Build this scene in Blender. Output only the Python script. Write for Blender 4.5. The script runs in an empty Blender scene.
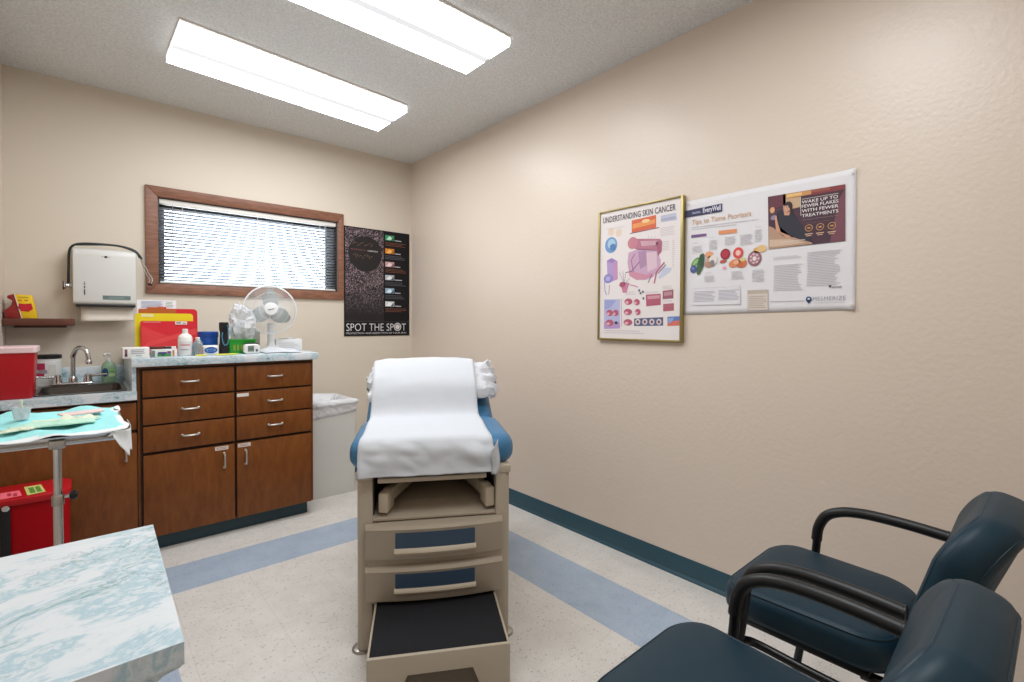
import bpy, bmesh, math, random
from mathutils import Vector, Matrix
from math import sin, cos, pi, radians
random.seed(7)
SC = bpy.context.scene
COL = SC.collection
H = 2.44                                   # ceiling height

# ------------------------------------------------------------------ camera
F_PX, PP_Y = 488.797, 332.707
PITCH, ROLL, YAW = -0.0212, 0.0050, 0.71874
CAM = Vector((-2.0279, -3.5794, 1.1483))
Fv = Vector((sin(YAW)*cos(PITCH), cos(YAW)*cos(PITCH), sin(PITCH)))
Rv = Vector((cos(YAW), -sin(YAW), 0)); Uv = Rv.cross(Fv)
Rv, Uv = Rv*cos(ROLL)+Uv*sin(ROLL), -Rv*sin(ROLL)+Uv*cos(ROLL)
cd = bpy.data.cameras.new('camera'); cam = bpy.data.objects.new('camera', cd); COL.objects.link(cam)
cd.sensor_width = 36; cd.sensor_fit = 'HORIZONTAL'; cd.lens = F_PX/1024*36; cd.shift_y = -(341-PP_Y)/1024
cd.clip_start = .02
m3 = Matrix((Rv, Uv, -Fv)).transposed()
cam.matrix_world = Matrix.Translation(CAM) @ m3.to_4x4()
SC.camera = cam

# ------------------------------------------------------------------ world, exposure
SC.view_settings.view_transform = 'Standard'; SC.view_settings.look = 'None'
SC.view_settings.gamma = 1; SC.view_settings.use_curve_mapping = False
SC.view_settings.exposure = 1.5
W = bpy.data.worlds.new('daylight'); SC.world = W; W.use_nodes = True
wb = W.node_tree.nodes['Background']; wb.inputs[0].default_value = (.82, .91, 1, 1); wb.inputs[1].default_value = 3.0
LAMP = 5.4                                 # diffuser emission

# ------------------------------------------------------------------ materials
def lin(h):
    if isinstance(h, str):
        c = [int(h[i:i+2], 16)/255 for i in (0, 2, 4)]
    else: c = h
    return tuple(x/12.92 if x <= .04045 else ((x+.055)/1.055)**2.4 for x in c)+(1,)
MATS = {}
def mat(name, col, rough=.5, metal=0, emit=0, spec=.5, trans=0, ior=1.45, alpha=1, coat=0):
    m = bpy.data.materials.new(name); m.use_nodes = True
    b = m.node_tree.nodes['Principled BSDF']; c = lin(col)
    b.inputs['Base Color'].default_value = c
    b.inputs['Roughness'].default_value = rough; b.inputs['Metallic'].default_value = metal
    b.inputs['Specular IOR Level'].default_value = spec
    b.inputs['Transmission Weight'].default_value = trans; b.inputs['IOR'].default_value = ior
    b.inputs['Alpha'].default_value = alpha; b.inputs['Coat Weight'].default_value = coat
    if emit: b.inputs['Emission Color'].default_value = c; b.inputs['Emission Strength'].default_value = emit
    MATS[name] = m; return m
def nd(m, t, **k):
    n = m.node_tree.nodes.new(t)
    for a, v in k.items(): setattr(n, a, v)
    return n
def lk(m, a, b): m.node_tree.links.new(a, b)
def bsdf(m): return m.node_tree.nodes['Principled BSDF']
def coords(m, scale=(1, 1, 1), rot=(0, 0, 0)):
    tc = nd(m, 'ShaderNodeTexCoord'); mp = nd(m, 'ShaderNodeMapping')
    mp.inputs['Scale'].default_value = scale; mp.inputs['Rotation'].default_value = rot
    lk(m, tc.outputs['Object'], mp.inputs[0]); return mp.outputs[0]
def noise(m, vec, scale, detail=3, rough=.5, dist=0):
    n = nd(m, 'ShaderNodeTexNoise'); n.inputs['Scale'].default_value = scale
    n.inputs['Detail'].default_value = detail; n.inputs['Roughness'].default_value = rough
    n.inputs['Distortion'].default_value = dist; lk(m, vec, n.inputs['Vector']); return n
def ramp(m, fac, stops):
    r = nd(m, 'ShaderNodeValToRGB'); e = r.color_ramp.elements
    while len(e) < len(stops): e.new(.5)
    for i, (p, c) in enumerate(stops): e[i].position = p; e[i].color = lin(c)
    lk(m, fac, r.inputs[0]); return r.outputs[0]
def bump(m, h, strength, dist=.01):
    b = nd(m, 'ShaderNodeBump'); b.inputs['Strength'].default_value = strength; b.inputs['Distance'].default_value = dist
    lk(m, h, b.inputs['Height']); lk(m, b.outputs[0], bsdf(m).inputs['Normal'])
def noisy(m, scale, strength, dist=.004, sc=(1, 1, 1), detail=3):
    n = noise(m, coords(m, sc), scale, detail); bump(m, n.outputs[0], strength, dist); return m
def tint(m, c1, c2, scale, sc=(1, 1, 1), lo=.35, hi=.65, detail=4, dist=0):
    n = noise(m, coords(m, sc), scale, detail, .55, dist)
    lk(m, ramp(m, n.outputs[0], [(lo, c1), (hi, c2)]), bsdf(m).inputs['Base Color']); return m
def mix(m, fac, a, b):
    n = nd(m, 'ShaderNodeMix', data_type='RGBA')
    lk(m, fac, n.inputs[0])
    for s, v in ((6, a), (7, b)):
        if isinstance(v, (str,)): n.inputs[s].default_value = lin(v)
        else: lk(m, v, n.inputs[s])
    return n.outputs[2]
def math_(m, op, a, b=None, c=None):
    n = nd(m, 'ShaderNodeMath', operation=op)
    for i, v in enumerate((a, b, c)):
        if v is None: continue
        if isinstance(v, (int, float)): n.inputs[i].default_value = v
        else: lk(m, v, n.inputs[i])
    return n.outputs[0]

m = mat('wall_paint', 'd9cabb', .36, spec=.55)
v = coords(m); n1 = noise(m, v, 60, 3, .5); n2 = noise(m, v, 18, 2)
bump(m, math_(m, 'ADD', n1.outputs[0], math_(m, 'MULTIPLY', n2.outputs[0], .4)), .18, .005)
m = mat('wall_panel_paint', 'd8ccbc', .5, spec=.35); noisy(m, 25, .12, .004)
m = mat('ceiling_texture', 'f0f0ee', .9, spec=.1)
v = coords(m); n1 = noise(m, v, 95, 4, .7)
lk(m, ramp(m, n1.outputs[0], [(.33, 'dededb'), (.62, 'f6f6f4')]), bsdf(m).inputs['Base Color']); bump(m, n1.outputs[0], .9, .012)

def vct(name, base, dark, light, seam, x0, y0, amount, seamk=.2):
    m = mat(name, base, .32, spec=.45)
    v = coords(m)
    big = noise(m, v, 9, 4, .6); fine = noise(m, v, 120, 3, .6)
    c = ramp(m, big.outputs[0], [(.3, base), (.7, light)])
    c = mix(m, math_(m, 'MULTIPLY', math_(m, 'GREATER_THAN', fine.outputs[0], .56), .55), c, light)
    mp = coords(m, (1, 1.9, 1), (0, 0, .5))
    vo = nd(m, 'ShaderNodeTexVoronoi'); vo.inputs['Scale'].default_value = 70; lk(m, mp, vo.inputs['Vector'])
    sp = nd(m, 'ShaderNodeSeparateColor'); lk(m, vo.outputs['Color'], sp.inputs[0])
    spot = math_(m, 'MULTIPLY', math_(m, 'LESS_THAN', vo.outputs['Distance'], math_(m, 'MULTIPLY', sp.outputs[0], .36)), math_(m, 'GREATER_THAN', sp.outputs[1], amount))
    c = mix(m, math_(m, 'MULTIPLY', spot, .6), c, dark)
    f2 = noise(m, coords(m, (1, 1.8, 1), (0, 0, 1.1)), 85, 4, .7)
    c = mix(m, math_(m, 'MULTIPLY', math_(m, 'LESS_THAN', f2.outputs[0], .37), .40), c, dark)
    f3 = noise(m, v, 30, 5, .7); c = mix(m, math_(m, 'MULTIPLY', math_(m, 'GREATER_THAN', f3.outputs[0], .56), .35), c, light)
    tc = nd(m, 'ShaderNodeTexCoord'); s = nd(m, 'ShaderNodeSeparateXYZ'); lk(m, tc.outputs['Object'], s.inputs[0])
    def line(o, off):
        f = math_(m, 'FRACT', math_(m, 'DIVIDE', math_(m, 'ADD', o, off), .281))
        return math_(m, 'LESS_THAN', f, .0065)
    L = math_(m, 'MAXIMUM', line(s.outputs[0], x0), line(s.outputs[1], y0))
    c = mix(m, math_(m, 'MULTIPLY', L, seamk), c, seam)
    lk(m, c, bsdf(m).inputs['Base Color'])
    return m
vct('vinyl_tile_cream', 'cfcac4', '8d8781', 'ddd9d3', '6f665e', 4.021-.281*3-.012, 4.73+.0, .5)
vct('vinyl_tile_blue', '9aaabd', '7788a2', 'adbaca', '59616e', 8.0, 4.73, .7)

m = mat('cabinet_wood', '6f401d', .42, spec=.4)
n = noise(m, coords(m, (6, 6, 1.6)), 5, 6, .65, .6)
lk(m, ramp(m, n.outputs[0], [(.25, '643512'), (.5, '784317'), (.75, '844f20')]), bsdf(m).inputs['Base Color'])
mat('cabinet_gap', '2e1a0d', .6)
m = mat('trim_wood', '6f4634', .45)
n = noise(m, coords(m, (2, 14, 14)), 7, 5, .6)
lk(m, ramp(m, n.outputs[0], [(.3, '6f4837'), (.7, '94664f')]), bsdf(m).inputs['Base Color'])
mat('shelf_wood', '62372a', .4)

def marble(name, sc, rot, off):
    m = mat(name, 'e8eced', .22, spec=.5)
    v = coords(m, sc, rot)
    w1 = noise(m, v, 3.6, 7, .66, .45); w2 = noise(m, v, 5.3, 7, .66, .6)
    c = ramp(m, w1.outputs[0], [(.34, 'dfe3e6'), (.465, 'd8dfe4'), (.525, 'a9c6d1'), (.56, 'd4dde2'), (.66, '7fa9b2')])
    r = math_(m, 'ABSOLUTE', math_(m, 'SUBTRACT', w2.outputs[0], .5))
    w3 = noise(m, v, 1.9, 3)
    vein = math_(m, 'MULTIPLY', math_(m, 'LESS_THAN', r, math_(m, 'MULTIPLY', math_(m, 'SUBTRACT', w3.outputs[0], .47), .16)), 1)
    vs = nd(m, 'ShaderNodeMapRange'); lk(m, r, vs.inputs[0]); vs.inputs[1].default_value = 0; vs.inputs[2].default_value = .022
    vs.inputs[3].default_value = .8; vs.inputs[4].default_value = 0
    wm = nd(m, 'ShaderNodeMapRange'); lk(m, w3.outputs[0], wm.inputs[0]); wm.inputs[1].default_value = .5; wm.inputs[2].default_value = .62
    c = mix(m, math_(m, 'MULTIPLY', vs.outputs[0], wm.outputs[0]), c, '64878a')
    lk(m, c, bsdf(m).inputs['Base Color']); return m
marble('marble_laminate', (2.0, 3.6, 2), (0, 0, -.62), 0)
marble('marble_laminate_counter', (3.2, 4.2, 5), (.2, 0, -.4), 0)

mat('base_vinyl', '2e4d5a', .38)
mat('toe_vinyl', '243e49', .4)
mat('cove_cap', '8d8f87', .5)
mat('chrome', 'd5d5d5', .16, 1); mat('brushed', 'b5b0aa', .32, 1); mat('pull_metal', 'c9c5bf', .3, .85)
mat('steel_sink', '6f6a66', .3, .9); mat('dark_metal', '3a3a3c', .4, .8)
mat('white_plastic', 'e4e3df', .35); mat('grey_plastic', '9a9d9c', .4); mat('offwhite', 'd9d8d4', .4)
mat('black_plastic', '17181a', .38); mat('black_rubber', '202022', .75)
m = mat('step_rubber', '232326', .85, spec=.2); noisy(m, 200, .3, .002)
m = mat('paper_white', 'c9ccd1', .8, spec=.1); noisy(m, 14, .25, .01)
m = mat('pillow_cover', 'cfd0d4', .6, spec=.2); noisy(m, 26, .5, .012)
m = mat('bag_film', 'eeeef0', .35, spec=.5, alpha=.82); noisy(m, 22, .8, .02)
m = mat('clear_bag', 'e6e8ec', .2, spec=.6, alpha=.55); noisy(m, 40, 1, .02)
m = mat('table_beige', 'b0a492', .45, spec=.4)
mat('table_beige_light', 'bcae99', .42); mat('table_dark', '2a2622', .7)
mat('inset_blue', '34485e', .4); m = mat('step_back', '5f5448', .7); noisy(m, 120, .4, .003)
m = mat('table_vinyl', '3c7299', .38, spec=.5); noisy(m, 9, .08, .02)
m = mat('chair_vinyl', '142e3b', .46, spec=.32); noisy(m, 6, .12, .02)
m = mat('chair_tube', '131315', .3, spec=.5)
mat('foam_grip', '151618', .42)
mat('can_plastic', 'd6d5cf', .5)
mat('red_plastic', 'b40717', .38); mat('red_bin', 'a2000f', .5, spec=.2); mat('pink_lid', 'e4c9cb', .4)
mat('red_dark', '8e2320', .5); mat('yellow', 'ecc117', .5); mat('hex_red', 'c41828', .5)
mat('black', '101012', .5); mat('white', 'efefef', .6)
mat('magenta', 'b52550', .5)
m = mat('soap_green', 'a8c9a6', .15, trans=.35); mat('soap_clear', 'c9d6d2', .1, trans=.7)
mat('label_blue', '26456e', .5); mat('green_print', '3f8a4e', .5)
mat('sticker_pink', 'ee6c7b', .6); mat('sticker_yellow', 'c9cc72', .6); mat('sticker_mark', '5d8a3e', .6)
mat('folder_yellow', 'e3cf10', .55); mat('folder_red', 'd31f2c', .45); mat('folder_red_clear', 'dd3c40', .25, spec=.6)
mat('tub_blue', '2456a8', .3); mat('tub_blue_dark', '1d4795', .35); mat('strap_blue', '3f86a8', .5)
m = mat('basket_green', '2fa032', .4); mat('basket_inner', '7f9a3a', .5)
mat('yellow_strip', 'd9d64a', .5)
m = mat('drape_cloth', '9fe3e4', .7, spec=.2); mat('drape_white', 'e6eaea', .7, spec=.2)
mat('item_green', 'b9e0cb', .6); mat('item_yellow', 'd9dfc6', .6); mat('item_pink', 'e9c9c6', .6)
mat('fan_blade', '97a0a0', .35, alpha=.85); mat('fan_white', 'e5e6e6', .3)
mat('blind_white', 'e9e6e0', .45); mat('blind_slat', 'd6dadf', .4); mat('sash_dark', '3a3634', .4)
m = MATS['blind_slat']; tl_ = nd(m, 'ShaderNodeBsdfTranslucent'); tl_.inputs[0].default_value = (.8, .86, .92, 1); ms = nd(m, 'ShaderNodeMixShader'); ms.inputs[0].default_value = .42
lk(m, bsdf(m).outputs[0], ms.inputs[1]); lk(m, tl_.outputs[0], ms.inputs[2]); lk(m, ms.outputs[0], m.node_tree.nodes['Material Output'].inputs[0])
m = mat('gold', '9c8c58', .34, .7)
mat('tube_black', '1f2a2a', .35)
mat('lcd', '7f8c80', .3); mat('towel_paper', 'ddd3c6', .85)
m = mat('diffuser', 'ffffff', .4, emit=LAMP)
bsdf(m).inputs['Emission Color'].default_value = (.925, .965, 1, 1)
for nm_, e_ in (('diffuser_side', .5), ('diffuser_ridge', .29)):
    mm_ = mat(nm_, 'ffffff', .4, emit=e_); bsdf(mm_).inputs['Emission Color'].default_value = (.97, .98, 1, 1); bsdf(mm_).inputs['Base Color'].default_value = (.05, .05, .05, 1)
mat('fixture_white', 'e6e2da', .5)
m = mat('window_pane', 'ffffff', 0)
nt = m.node_tree; tr = nd(m, 'ShaderNodeBsdfTransparent'); gl = nd(m, 'ShaderNodeBsdfGlossy'); gl.inputs['Roughness'].default_value = .02
fr = nd(m, 'ShaderNodeFresnel'); fr.inputs[0].default_value = 1.45; ms = nd(m, 'ShaderNodeMixShader')
lk(m, fr.outputs[0], ms.inputs[0]); lk(m, tr.outputs[0], ms.inputs[1]); lk(m, gl.outputs[0], ms.inputs[2])
lk(m, ms.outputs[0], nt.nodes['Material Output'].inputs[0])

# ------------------------------------------------------------------ mesh tools
def M_(m): return m if not isinstance(m, str) else (MATS.get(m) or mat(m, m, .6, spec=.3))   # a hex string makes an ink
def topmat(o):
    while o.parent: o = o.parent
    return Matrix.Translation(o.location) @ o.rotation_euler.to_matrix().to_4x4()
def catmull(pts, n):
    P = [Vector(p) for p in pts]; out = []
    for i in range(len(P)-1):
        a, b, c, d = P[max(i-1, 0)], P[i], P[i+1], P[min(i+2, len(P)-1)]
        for k in range(n):
            t = k/n
            out.append(.5*((2*b)+(c-a)*t+(2*a-5*b+4*c-d)*t*t+(3*b-a-3*c+d)*t**3))
    return out+[P[-1]]
class MB:
    def __init__(s): s.bm = bmesh.new(); s.mats = []
    def mi(s, m):
        m = M_(m)
        if m not in s.mats: s.mats.append(m)
        return s.mats.index(m)
    def face(s, pts, m):
        f = s.bm.faces.new([s.bm.verts.new(p) for p in pts]); f.material_index = s.mi(m); return f
    def absorb(s, tb, m, mx=None):
        if mx is not None: tb.transform(mx)
        i = s.mi(m)
        for f in tb.faces: f.material_index = i
        me = bpy.data.meshes.new('t'); tb.to_mesh(me); tb.free(); s.bm.from_mesh(me); bpy.data.meshes.remove(me)
    def box(s, x0, x1, y0, y1, z0, z1, m, bev=0, seg=2, mx=None):
        tb = bmesh.new(); bmesh.ops.create_cube(tb, size=1)
        tb.transform(Matrix.Translation(((x0+x1)/2, (y0+y1)/2, (z0+z1)/2)) @ Matrix.Diagonal((abs(x1-x0), abs(y1-y0), abs(z1-z0), 1)))
        if bev: bmesh.ops.bevel(tb, geom=list(tb.edges), offset=bev, segments=seg, profile=.5, affect='EDGES')
        s.absorb(tb, m, mx); return s
    def tube(s, pts, r, m, seg=10, n=0, cap=True):
        P = catmull(pts, n) if n else [Vector(p) for p in pts]
        k = len(P); R = r if isinstance(r, (list, tuple)) else [r]*k
        if len(R) != k: R = [R[min(int(i*(len(R)-1)/(k-1)+.5), len(R)-1)] for i in range(k)]
        T = [(P[min(i+1, k-1)]-P[max(i-1, 0)]).normalized() for i in range(k)]
        a = Vector((0, 0, 1)) if abs(T[0].z) < .9 else Vector((1, 0, 0))
        nrm = (a-T[0]*a.dot(T[0])).normalized(); rings = []
        for i in range(k):
            nrm = (nrm-T[i]*nrm.dot(T[i])).normalized(); b = T[i].cross(nrm)
            rings.append([s.bm.verts.new(P[i]+(nrm*cos(2*pi*j/seg)+b*sin(2*pi*j/seg))*R[i]) for j in range(seg)])
        mi = s.mi(m)
        for i in range(k-1):
            for j in range(seg):
                f = s.bm.faces.new((rings[i][j], rings[i][(j+1) % seg], rings[i+1][(j+1) % seg], rings[i+1][j])); f.material_index = mi
        if cap:
            for rg, rev in ((rings[0], True), (rings[-1], False)):
                f = s.bm.faces.new(rg[::-1] if rev else rg); f.material_index = mi
        return s
    def rings(s, rings, m, cap0=True, cap1=True, closed=True):
        V = [[s.bm.verts.new(p) for p in r] for r in rings]; mi = s.mi(m); n = len(V[0])
        for i in range(len(V)-1):
            for j in range(n if closed else n-1):
                f = s.bm.faces.new((V[i][j], V[i][(j+1) % n], V[i+1][(j+1) % n], V[i+1][j])); f.material_index = mi
        if cap0: s.bm.faces.new(V[0][::-1]).material_index = mi
        if cap1: s.bm.faces.new(V[-1]).material_index = mi
        return s
    def lathe(s, prof, c, m, seg=24, mx=None, cap=True):
        mx = mx or Matrix.Translation(c)
        return s.rings([[mx @ Vector((r*cos(2*pi*j/seg), r*sin(2*pi*j/seg), z)) for j in range(seg)] for r, z in prof], m, cap, cap)
    def prism(s, pts, vec, m, bev=0):
        tb = bmesh.new(); vec = Vector(vec)
        a = [tb.verts.new(p) for p in pts]; b = [tb.verts.new(Vector(p)+vec) for p in pts]; n = len(a)
        tb.faces.new(a[::-1]); tb.faces.new(b)
        for j in range(n): tb.faces.new((a[j], a[(j+1) % n], b[(j+1) % n], b[j]))
        bmesh.ops.recalc_face_normals(tb, faces=tb.faces)
        if bev: bmesh.ops.bevel(tb, geom=list(tb.edges), offset=bev, segments=2, profile=.5, affect='EDGES')
        s.absorb(tb, m); return s
    def grid(s, f, nu, nv, m):
        mi = s.mi(m); V = [[s.bm.verts.new(f(i/nu, j/nv)) for j in range(nv+1)] for i in range(nu+1)]
        for i in range(nu):
            for j in range(nv): s.bm.faces.new((V[i][j], V[i+1][j], V[i+1][j+1], V[i][j+1])).material_index = mi
        return s
    def cushion(s, outline, z0, z1, r, m, crown=0, steps=5, warp=None):
        """closed soft slab: outline (x, y) list, edges rounded by r, top crowned"""
        cx = sum(p[0] for p in outline)/len(outline); cy = sum(p[1] for p in outline)/len(outline)
        ex = max(abs(p[0]-cx) for p in outline); ey = max(abs(p[1]-cy) for p in outline); R = []
        def ring(d, z):
            return [Vector((cx+(p[0]-cx)*(1-d/ex), cy+(p[1]-cy)*(1-d/ey), z)) for p in outline]
        for k in range(steps+1):
            a = pi/2*k/steps; R.append(ring(r*(1-sin(a)), z0+r*(1-cos(a))))
        for k in range(steps+1):
            a = pi/2*k/steps; R.append(ring(r*(1-cos(a)), z1-r+r*sin(a)))
        e = min(ex, ey)
        for q in (.25, .5, .75, .97):
            d = r+(e-r)*q; R.append([Vector((p.x, p.y, z1+crown*(1-(1-q)**2))) for p in [Vector((cx+(o[0]-cx)*(1-r/ex)*(1-q), cy+(o[1]-cy)*(1-r/ey)*(1-q), 0)) for o in outline]])
        if warp: R = [[warp(p) for p in rg] for rg in R]
        s.rings(R, m); return s
    def build(s, name, parent=None, world=True, loc=None, smooth=40, kind=None):
        bmesh.ops.recalc_face_normals(s.bm, faces=s.bm.faces)
        if parent is not None and world: s.bm.transform(topmat(parent).inverted())
        if loc is not None: s.bm.transform(Matrix.Translation(loc).inverted())
        me = bpy.data.meshes.new(name); s.bm.to_mesh(me); s.bm.free()
        for mm in s.mats: me.materials.append(mm)
        if smooth:
            me.shade_smooth(); me.set_sharp_from_angle(angle=radians(smooth))
        o = bpy.data.objects.new(name, me); COL.objects.link(o)
        if parent is not None: o.parent = parent
        if loc is not None: o.location = loc
        if kind: o['kind'] = kind
        return o
def tag(o, label, cat, group=None):
    o['label'] = label; o['category'] = cat
    if group: o['group'] = group
    return o
def thing(name, label, cat, loc=(0, 0, 0), rz=0, group=None):
    o = bpy.data.objects.new(name, None); COL.objects.link(o); o.empty_display_size = .05
    o.location = loc; o.rotation_euler = (0, 0, rz); return tag(o, label, cat, group)
def solid(o, t, off=0):
    md = o.modifiers.new('thickness', 'SOLIDIFY'); md.thickness = t; md.offset = off; return o
def rrect(hx, hy, r, n=8, cx=0, cy=0):
    out = []
    for qx, qy, a0 in ((1, 1, 0), (-1, 1, 90), (-1, -1, 180), (1, -1, 270)):
        for k in range(n+1):
            a = radians(a0+90*k/n); out.append((cx+qx*(hx-r)+r*cos(a), cy+qy*(hy-r)+r*sin(a)))
    return out

# ------------------------------------------------------------------ flat prints (posters, labels): inks on a plane
def ray(u, v): return Fv+Rv*(u-512)/F_PX-Uv*(v-PP_Y)/F_PX
def mixhex(h, w, to=(206, 200, 204)):
    return ''.join('%02x' % int(int(h[i:i+2], 16)*(1-w)+to[i//2]*w) for i in (0, 2, 4))
class Flat(MB):
    """plane at O with axes e1 (reading direction), e2 (up); inks lie one above the other"""
    def __init__(s, O, e1, e2, lift=.0006):
        super().__init__(); s.O, s.e1, s.e2 = Vector(O), Vector(e1).normalized(), Vector(e2).normalized()
        s.n = s.e1.cross(s.e2); s.lift = lift; s.k = 1
    wash = 0
    def mi(s, m):
        return super().mi(mixhex(m, s.wash) if s.wash and isinstance(m, str) and m not in MATS else m)
    def at(s, x, y, L): return s.O+s.e1*x+s.e2*y+s.n*(L*s.lift)
    def wall(s, u, v):                    # where a line of sight meets this plane
        d = ray(u, v); t = (s.O-CAM).dot(s.n)/d.dot(s.n); P = CAM+d*t-s.O
        return P.dot(s.e1), P.dot(s.e2)
    def poly(s, pts, m, L=1): s.face([s.at(x, y, L) for x, y in pts], m); return s
    def ppoly(s, pts, m, L=1): return s.poly([s.wall(*q) for q in pts], m, L)
    def rect(s, x0, y0, x1, y1, m, L=1): return s.poly([(x0, y0), (x1, y0), (x1, y1), (x0, y1)], m, L)
    def ell(s, x, y, rx, ry, m, L=1, n=20, a=0):
        return s.poly([(x+rx*cos(t)*cos(a)-ry*sin(t)*sin(a), y+rx*cos(t)*sin(a)+ry*sin(t)*cos(a)) for t in [2*pi*i/n for i in range(n)]], m, L)
    def pell(s, u, v, ru, rv, m, L=1, a=0):
        x, y = s.wall(u, v); x1, _ = s.wall(u+ru, v); _, y1 = s.wall(u, v-rv); return s.ell(x, y, abs(x1-x), abs(y1-y), m, L, a=a)
    def ring(s, x, y, r, w, m, L=1, n=20):
        for i in range(n):
            a, b = 2*pi*i/n, 2*pi*(i+1)/n
            s.poly([(x+r*cos(a), y+r*sin(a)), (x+r*cos(b), y+r*sin(b)), (x+(r-w)*cos(b), y+(r-w)*sin(b)), (x+(r-w)*cos(a), y+(r-w)*sin(a))], m, L)
    def line(s, x0, y0, x1, y1, w, m, L=1):
        d = Vector((x1-x0, y1-y0)); q = Vector((-d.y, d.x)).normalized()*w/2
        return s.poly([(x0-q.x, y0-q.y), (x1-q.x, y1-q.y), (x1+q.x, y1+q.y), (x0+q.x, y0+q.y)], m, L)
    def pline(s, pts, w, m, L=1):
        P = [s.wall(*q) for q in pts]
        for a, b in zip(P, P[1:]): s.line(*a, *b, w, m, L)
    def lines(s, x0, y0, x1, y1, n, m, w=.4, L=1, rag=.2):
        """tiny unreadable copy: n grey lines inside a box"""
        h = (y1-y0)/n
        for i in range(n):
            e = x1-(x1-x0)*rag*random.random()
            s.rect(x0, y1-h*(i+.5)-h*w/2, e, y1-h*(i+.5)+h*w/2, m, L)
    def plines(s, u0, v0, u1, v1, n, m, w=.4, L=1, rag=.2):
        a = s.wall(u0, v1); b = s.wall(u1, v0); s.lines(a[0], a[1], b[0], b[1], n, m, w, L, rag)
    def text(s, t, x, y, h, w, m, L=2, bold=0, sp=1):
        c = bpy.data.curves.new('t', 'FONT'); c.body = t; c.size = 1; c.offset = bold; c.space_character = sp; c.resolution_u = 3
        o = bpy.data.objects.new('t', c); COL.objects.link(o)
        me = bpy.data.meshes.new_from_object(o); bpy.data.objects.remove(o); bpy.data.curves.remove(c)
        xs = [q.co.x for q in me.vertices]; x0, x1 = min(xs), max(xs)
        kx = w/(x1-x0); ky = h/.73
        vs = [s.bm.verts.new(s.at(x+(q.co.x-x0)*kx, y+q.co.y*ky, L)) for q in me.vertices]; mi = s.mi(m)
        for p in me.polygons:
            try: s.bm.faces.new([vs[i] for i in p.vertices]).material_index = mi
            except ValueError: pass
        bpy.data.meshes.remove(me); return s
    def ptext(s, t, u, v, u1, v1, h, m, L=2, bold=0, sp=1):
        """baseline from (u,v) to x of (u1,v1); h in metres"""
        a = s.wall(u, v); b = s.wall(u1, v1); return s.text(t, a[0], (a[1]+b[1])/2, h, b[0]-a[0], m, L, bold, sp)

# ================================================================== SETTING
XL, YF = -2.330, -4.35                     # left wall and the wall behind the camera
b = MB()
def fl(x0, x1, y0, y1, m): b.face([(x0, y0, 0), (x1, y0, 0), (x1, y1, 0), (x0, y1, 0)], m)
sx0, sx1, sx2, sx3 = -2.09, -1.806, -.556, -.2735; sy1, sy0 = -.842, -1.122
C_, B_ = 'vinyl_tile_cream', 'vinyl_tile_blue'
for x0, x1, kind in ((XL-.1, sx0, 'e'), (sx0, sx1, 's'), (sx1, sx2, 'm'), (sx2, sx3, 's'), (sx3, .1, 'e')):
    fl(x0, x1, sy1, .1, C_)
    fl(x0, x1, sy0, sy1, C_ if kind == 'e' else B_)
    fl(x0, x1, YF-.1, sy0, B_ if kind == 's' else C_)
bmesh.ops.remove_doubles(b.bm, verts=b.bm.verts, dist=1e-5)
b.build('floor', kind='structure', smooth=0)
MB().box(XL-.1, .1, YF-.1, .12, H, H+.1, 'ceiling_texture').build('ceiling', kind='structure', smooth=0)
MB().box(0, .1, YF-.1, .12, 0, H, 'wall_paint').build('wall_right', kind='structure', smooth=0)
MB().box(XL-.1, XL, YF-.1, .12, 0, H, 'wall_paint').build('wall_left', kind='structure', smooth=0)
MB().box(XL, 0, YF-.1, YF, 0, H, 'wall_paint').build('wall_front', kind='structure', smooth=0)
wx0, wx1, wz0, wz1 = -1.694, -.616, 1.368, 1.880     # window opening
b = MB()
b.box(XL, wx0, 0, .12, 0, H, 'wall_panel_paint'); b.box(wx1, 0, 0, .12, 0, H, 'wall_panel_paint')
b.box(wx0, wx1, 0, .12, 0, wz0, 'wall_panel_paint'); b.box(wx0, wx1, 0, .12, wz1, H, 'wall_panel_paint')
b.build('wall_back', kind='structure', smooth=0)
# baseboards (cove base)
def cove(name, p0, p1, nrm, h=.093, m='base_vinyl'):
    p0, p1, nrm = Vector(p0), Vector(p1), Vector(nrm); b = MB()
    prof = [(0, 0), (.016, 0), (.014, .004), (.006, .014), (.004, .03), (.004, h-.003), (.0025, h), (0, h)]
    b.rings([[p+nrm*d+Vector((0, 0, z)) for d, z in prof] for p in (p0, p1)], m)
    return b.build(name, kind='structure', smooth=30)
cove('baseboard_right', (0, YF, 0), (0, 0, 0), (-1, 0, 0))
cove('baseboard_back', (-.98, 0, 0), (0, 0, 0), (0, -1, 0))
cove('baseboard_left', (XL, YF, 0), (XL, -.66, 0), (1, 0, 0))

# window: trims, reveal, sash and pane
wn = bpy.data.objects.new('window_1', None); COL.objects.link(wn); wn['kind'] = 'structure'; wn.location = (-1.155, 0, 1.31)
ox0, ox1, oz0, oz1 = -1.755, -.573, 1.309, 1.942
b = MB()
b.prism([(ox0, -.018, oz0), (ox1, -.018, oz0), (wx1, -.018, wz0), (wx0, -.018, wz0)], (0, .018, 0), 'trim_wood', .003)
b.prism([(ox0, -.018, oz1), (wx0, -.018, wz1), (wx1, -.018, wz1), (ox1, -.018, oz1)], (0, .018, 0), 'trim_wood', .003)
b.build('window_frame', wn)
b = MB()
b.prism([(ox0, -.018, oz0), (wx0, -.018, wz0), (wx0, -.018, wz1), (ox0, -.018, oz1)], (0, .018, 0), 'trim_wood', .003)
b.prism([(ox1, -.018, oz0), (ox1, -.018, oz1), (wx1, -.018, wz1), (wx1, -.018, wz0)], (0, .018, 0), 'trim_wood', .003)
b.build('window_stile', wn)
b = MB()
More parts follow.
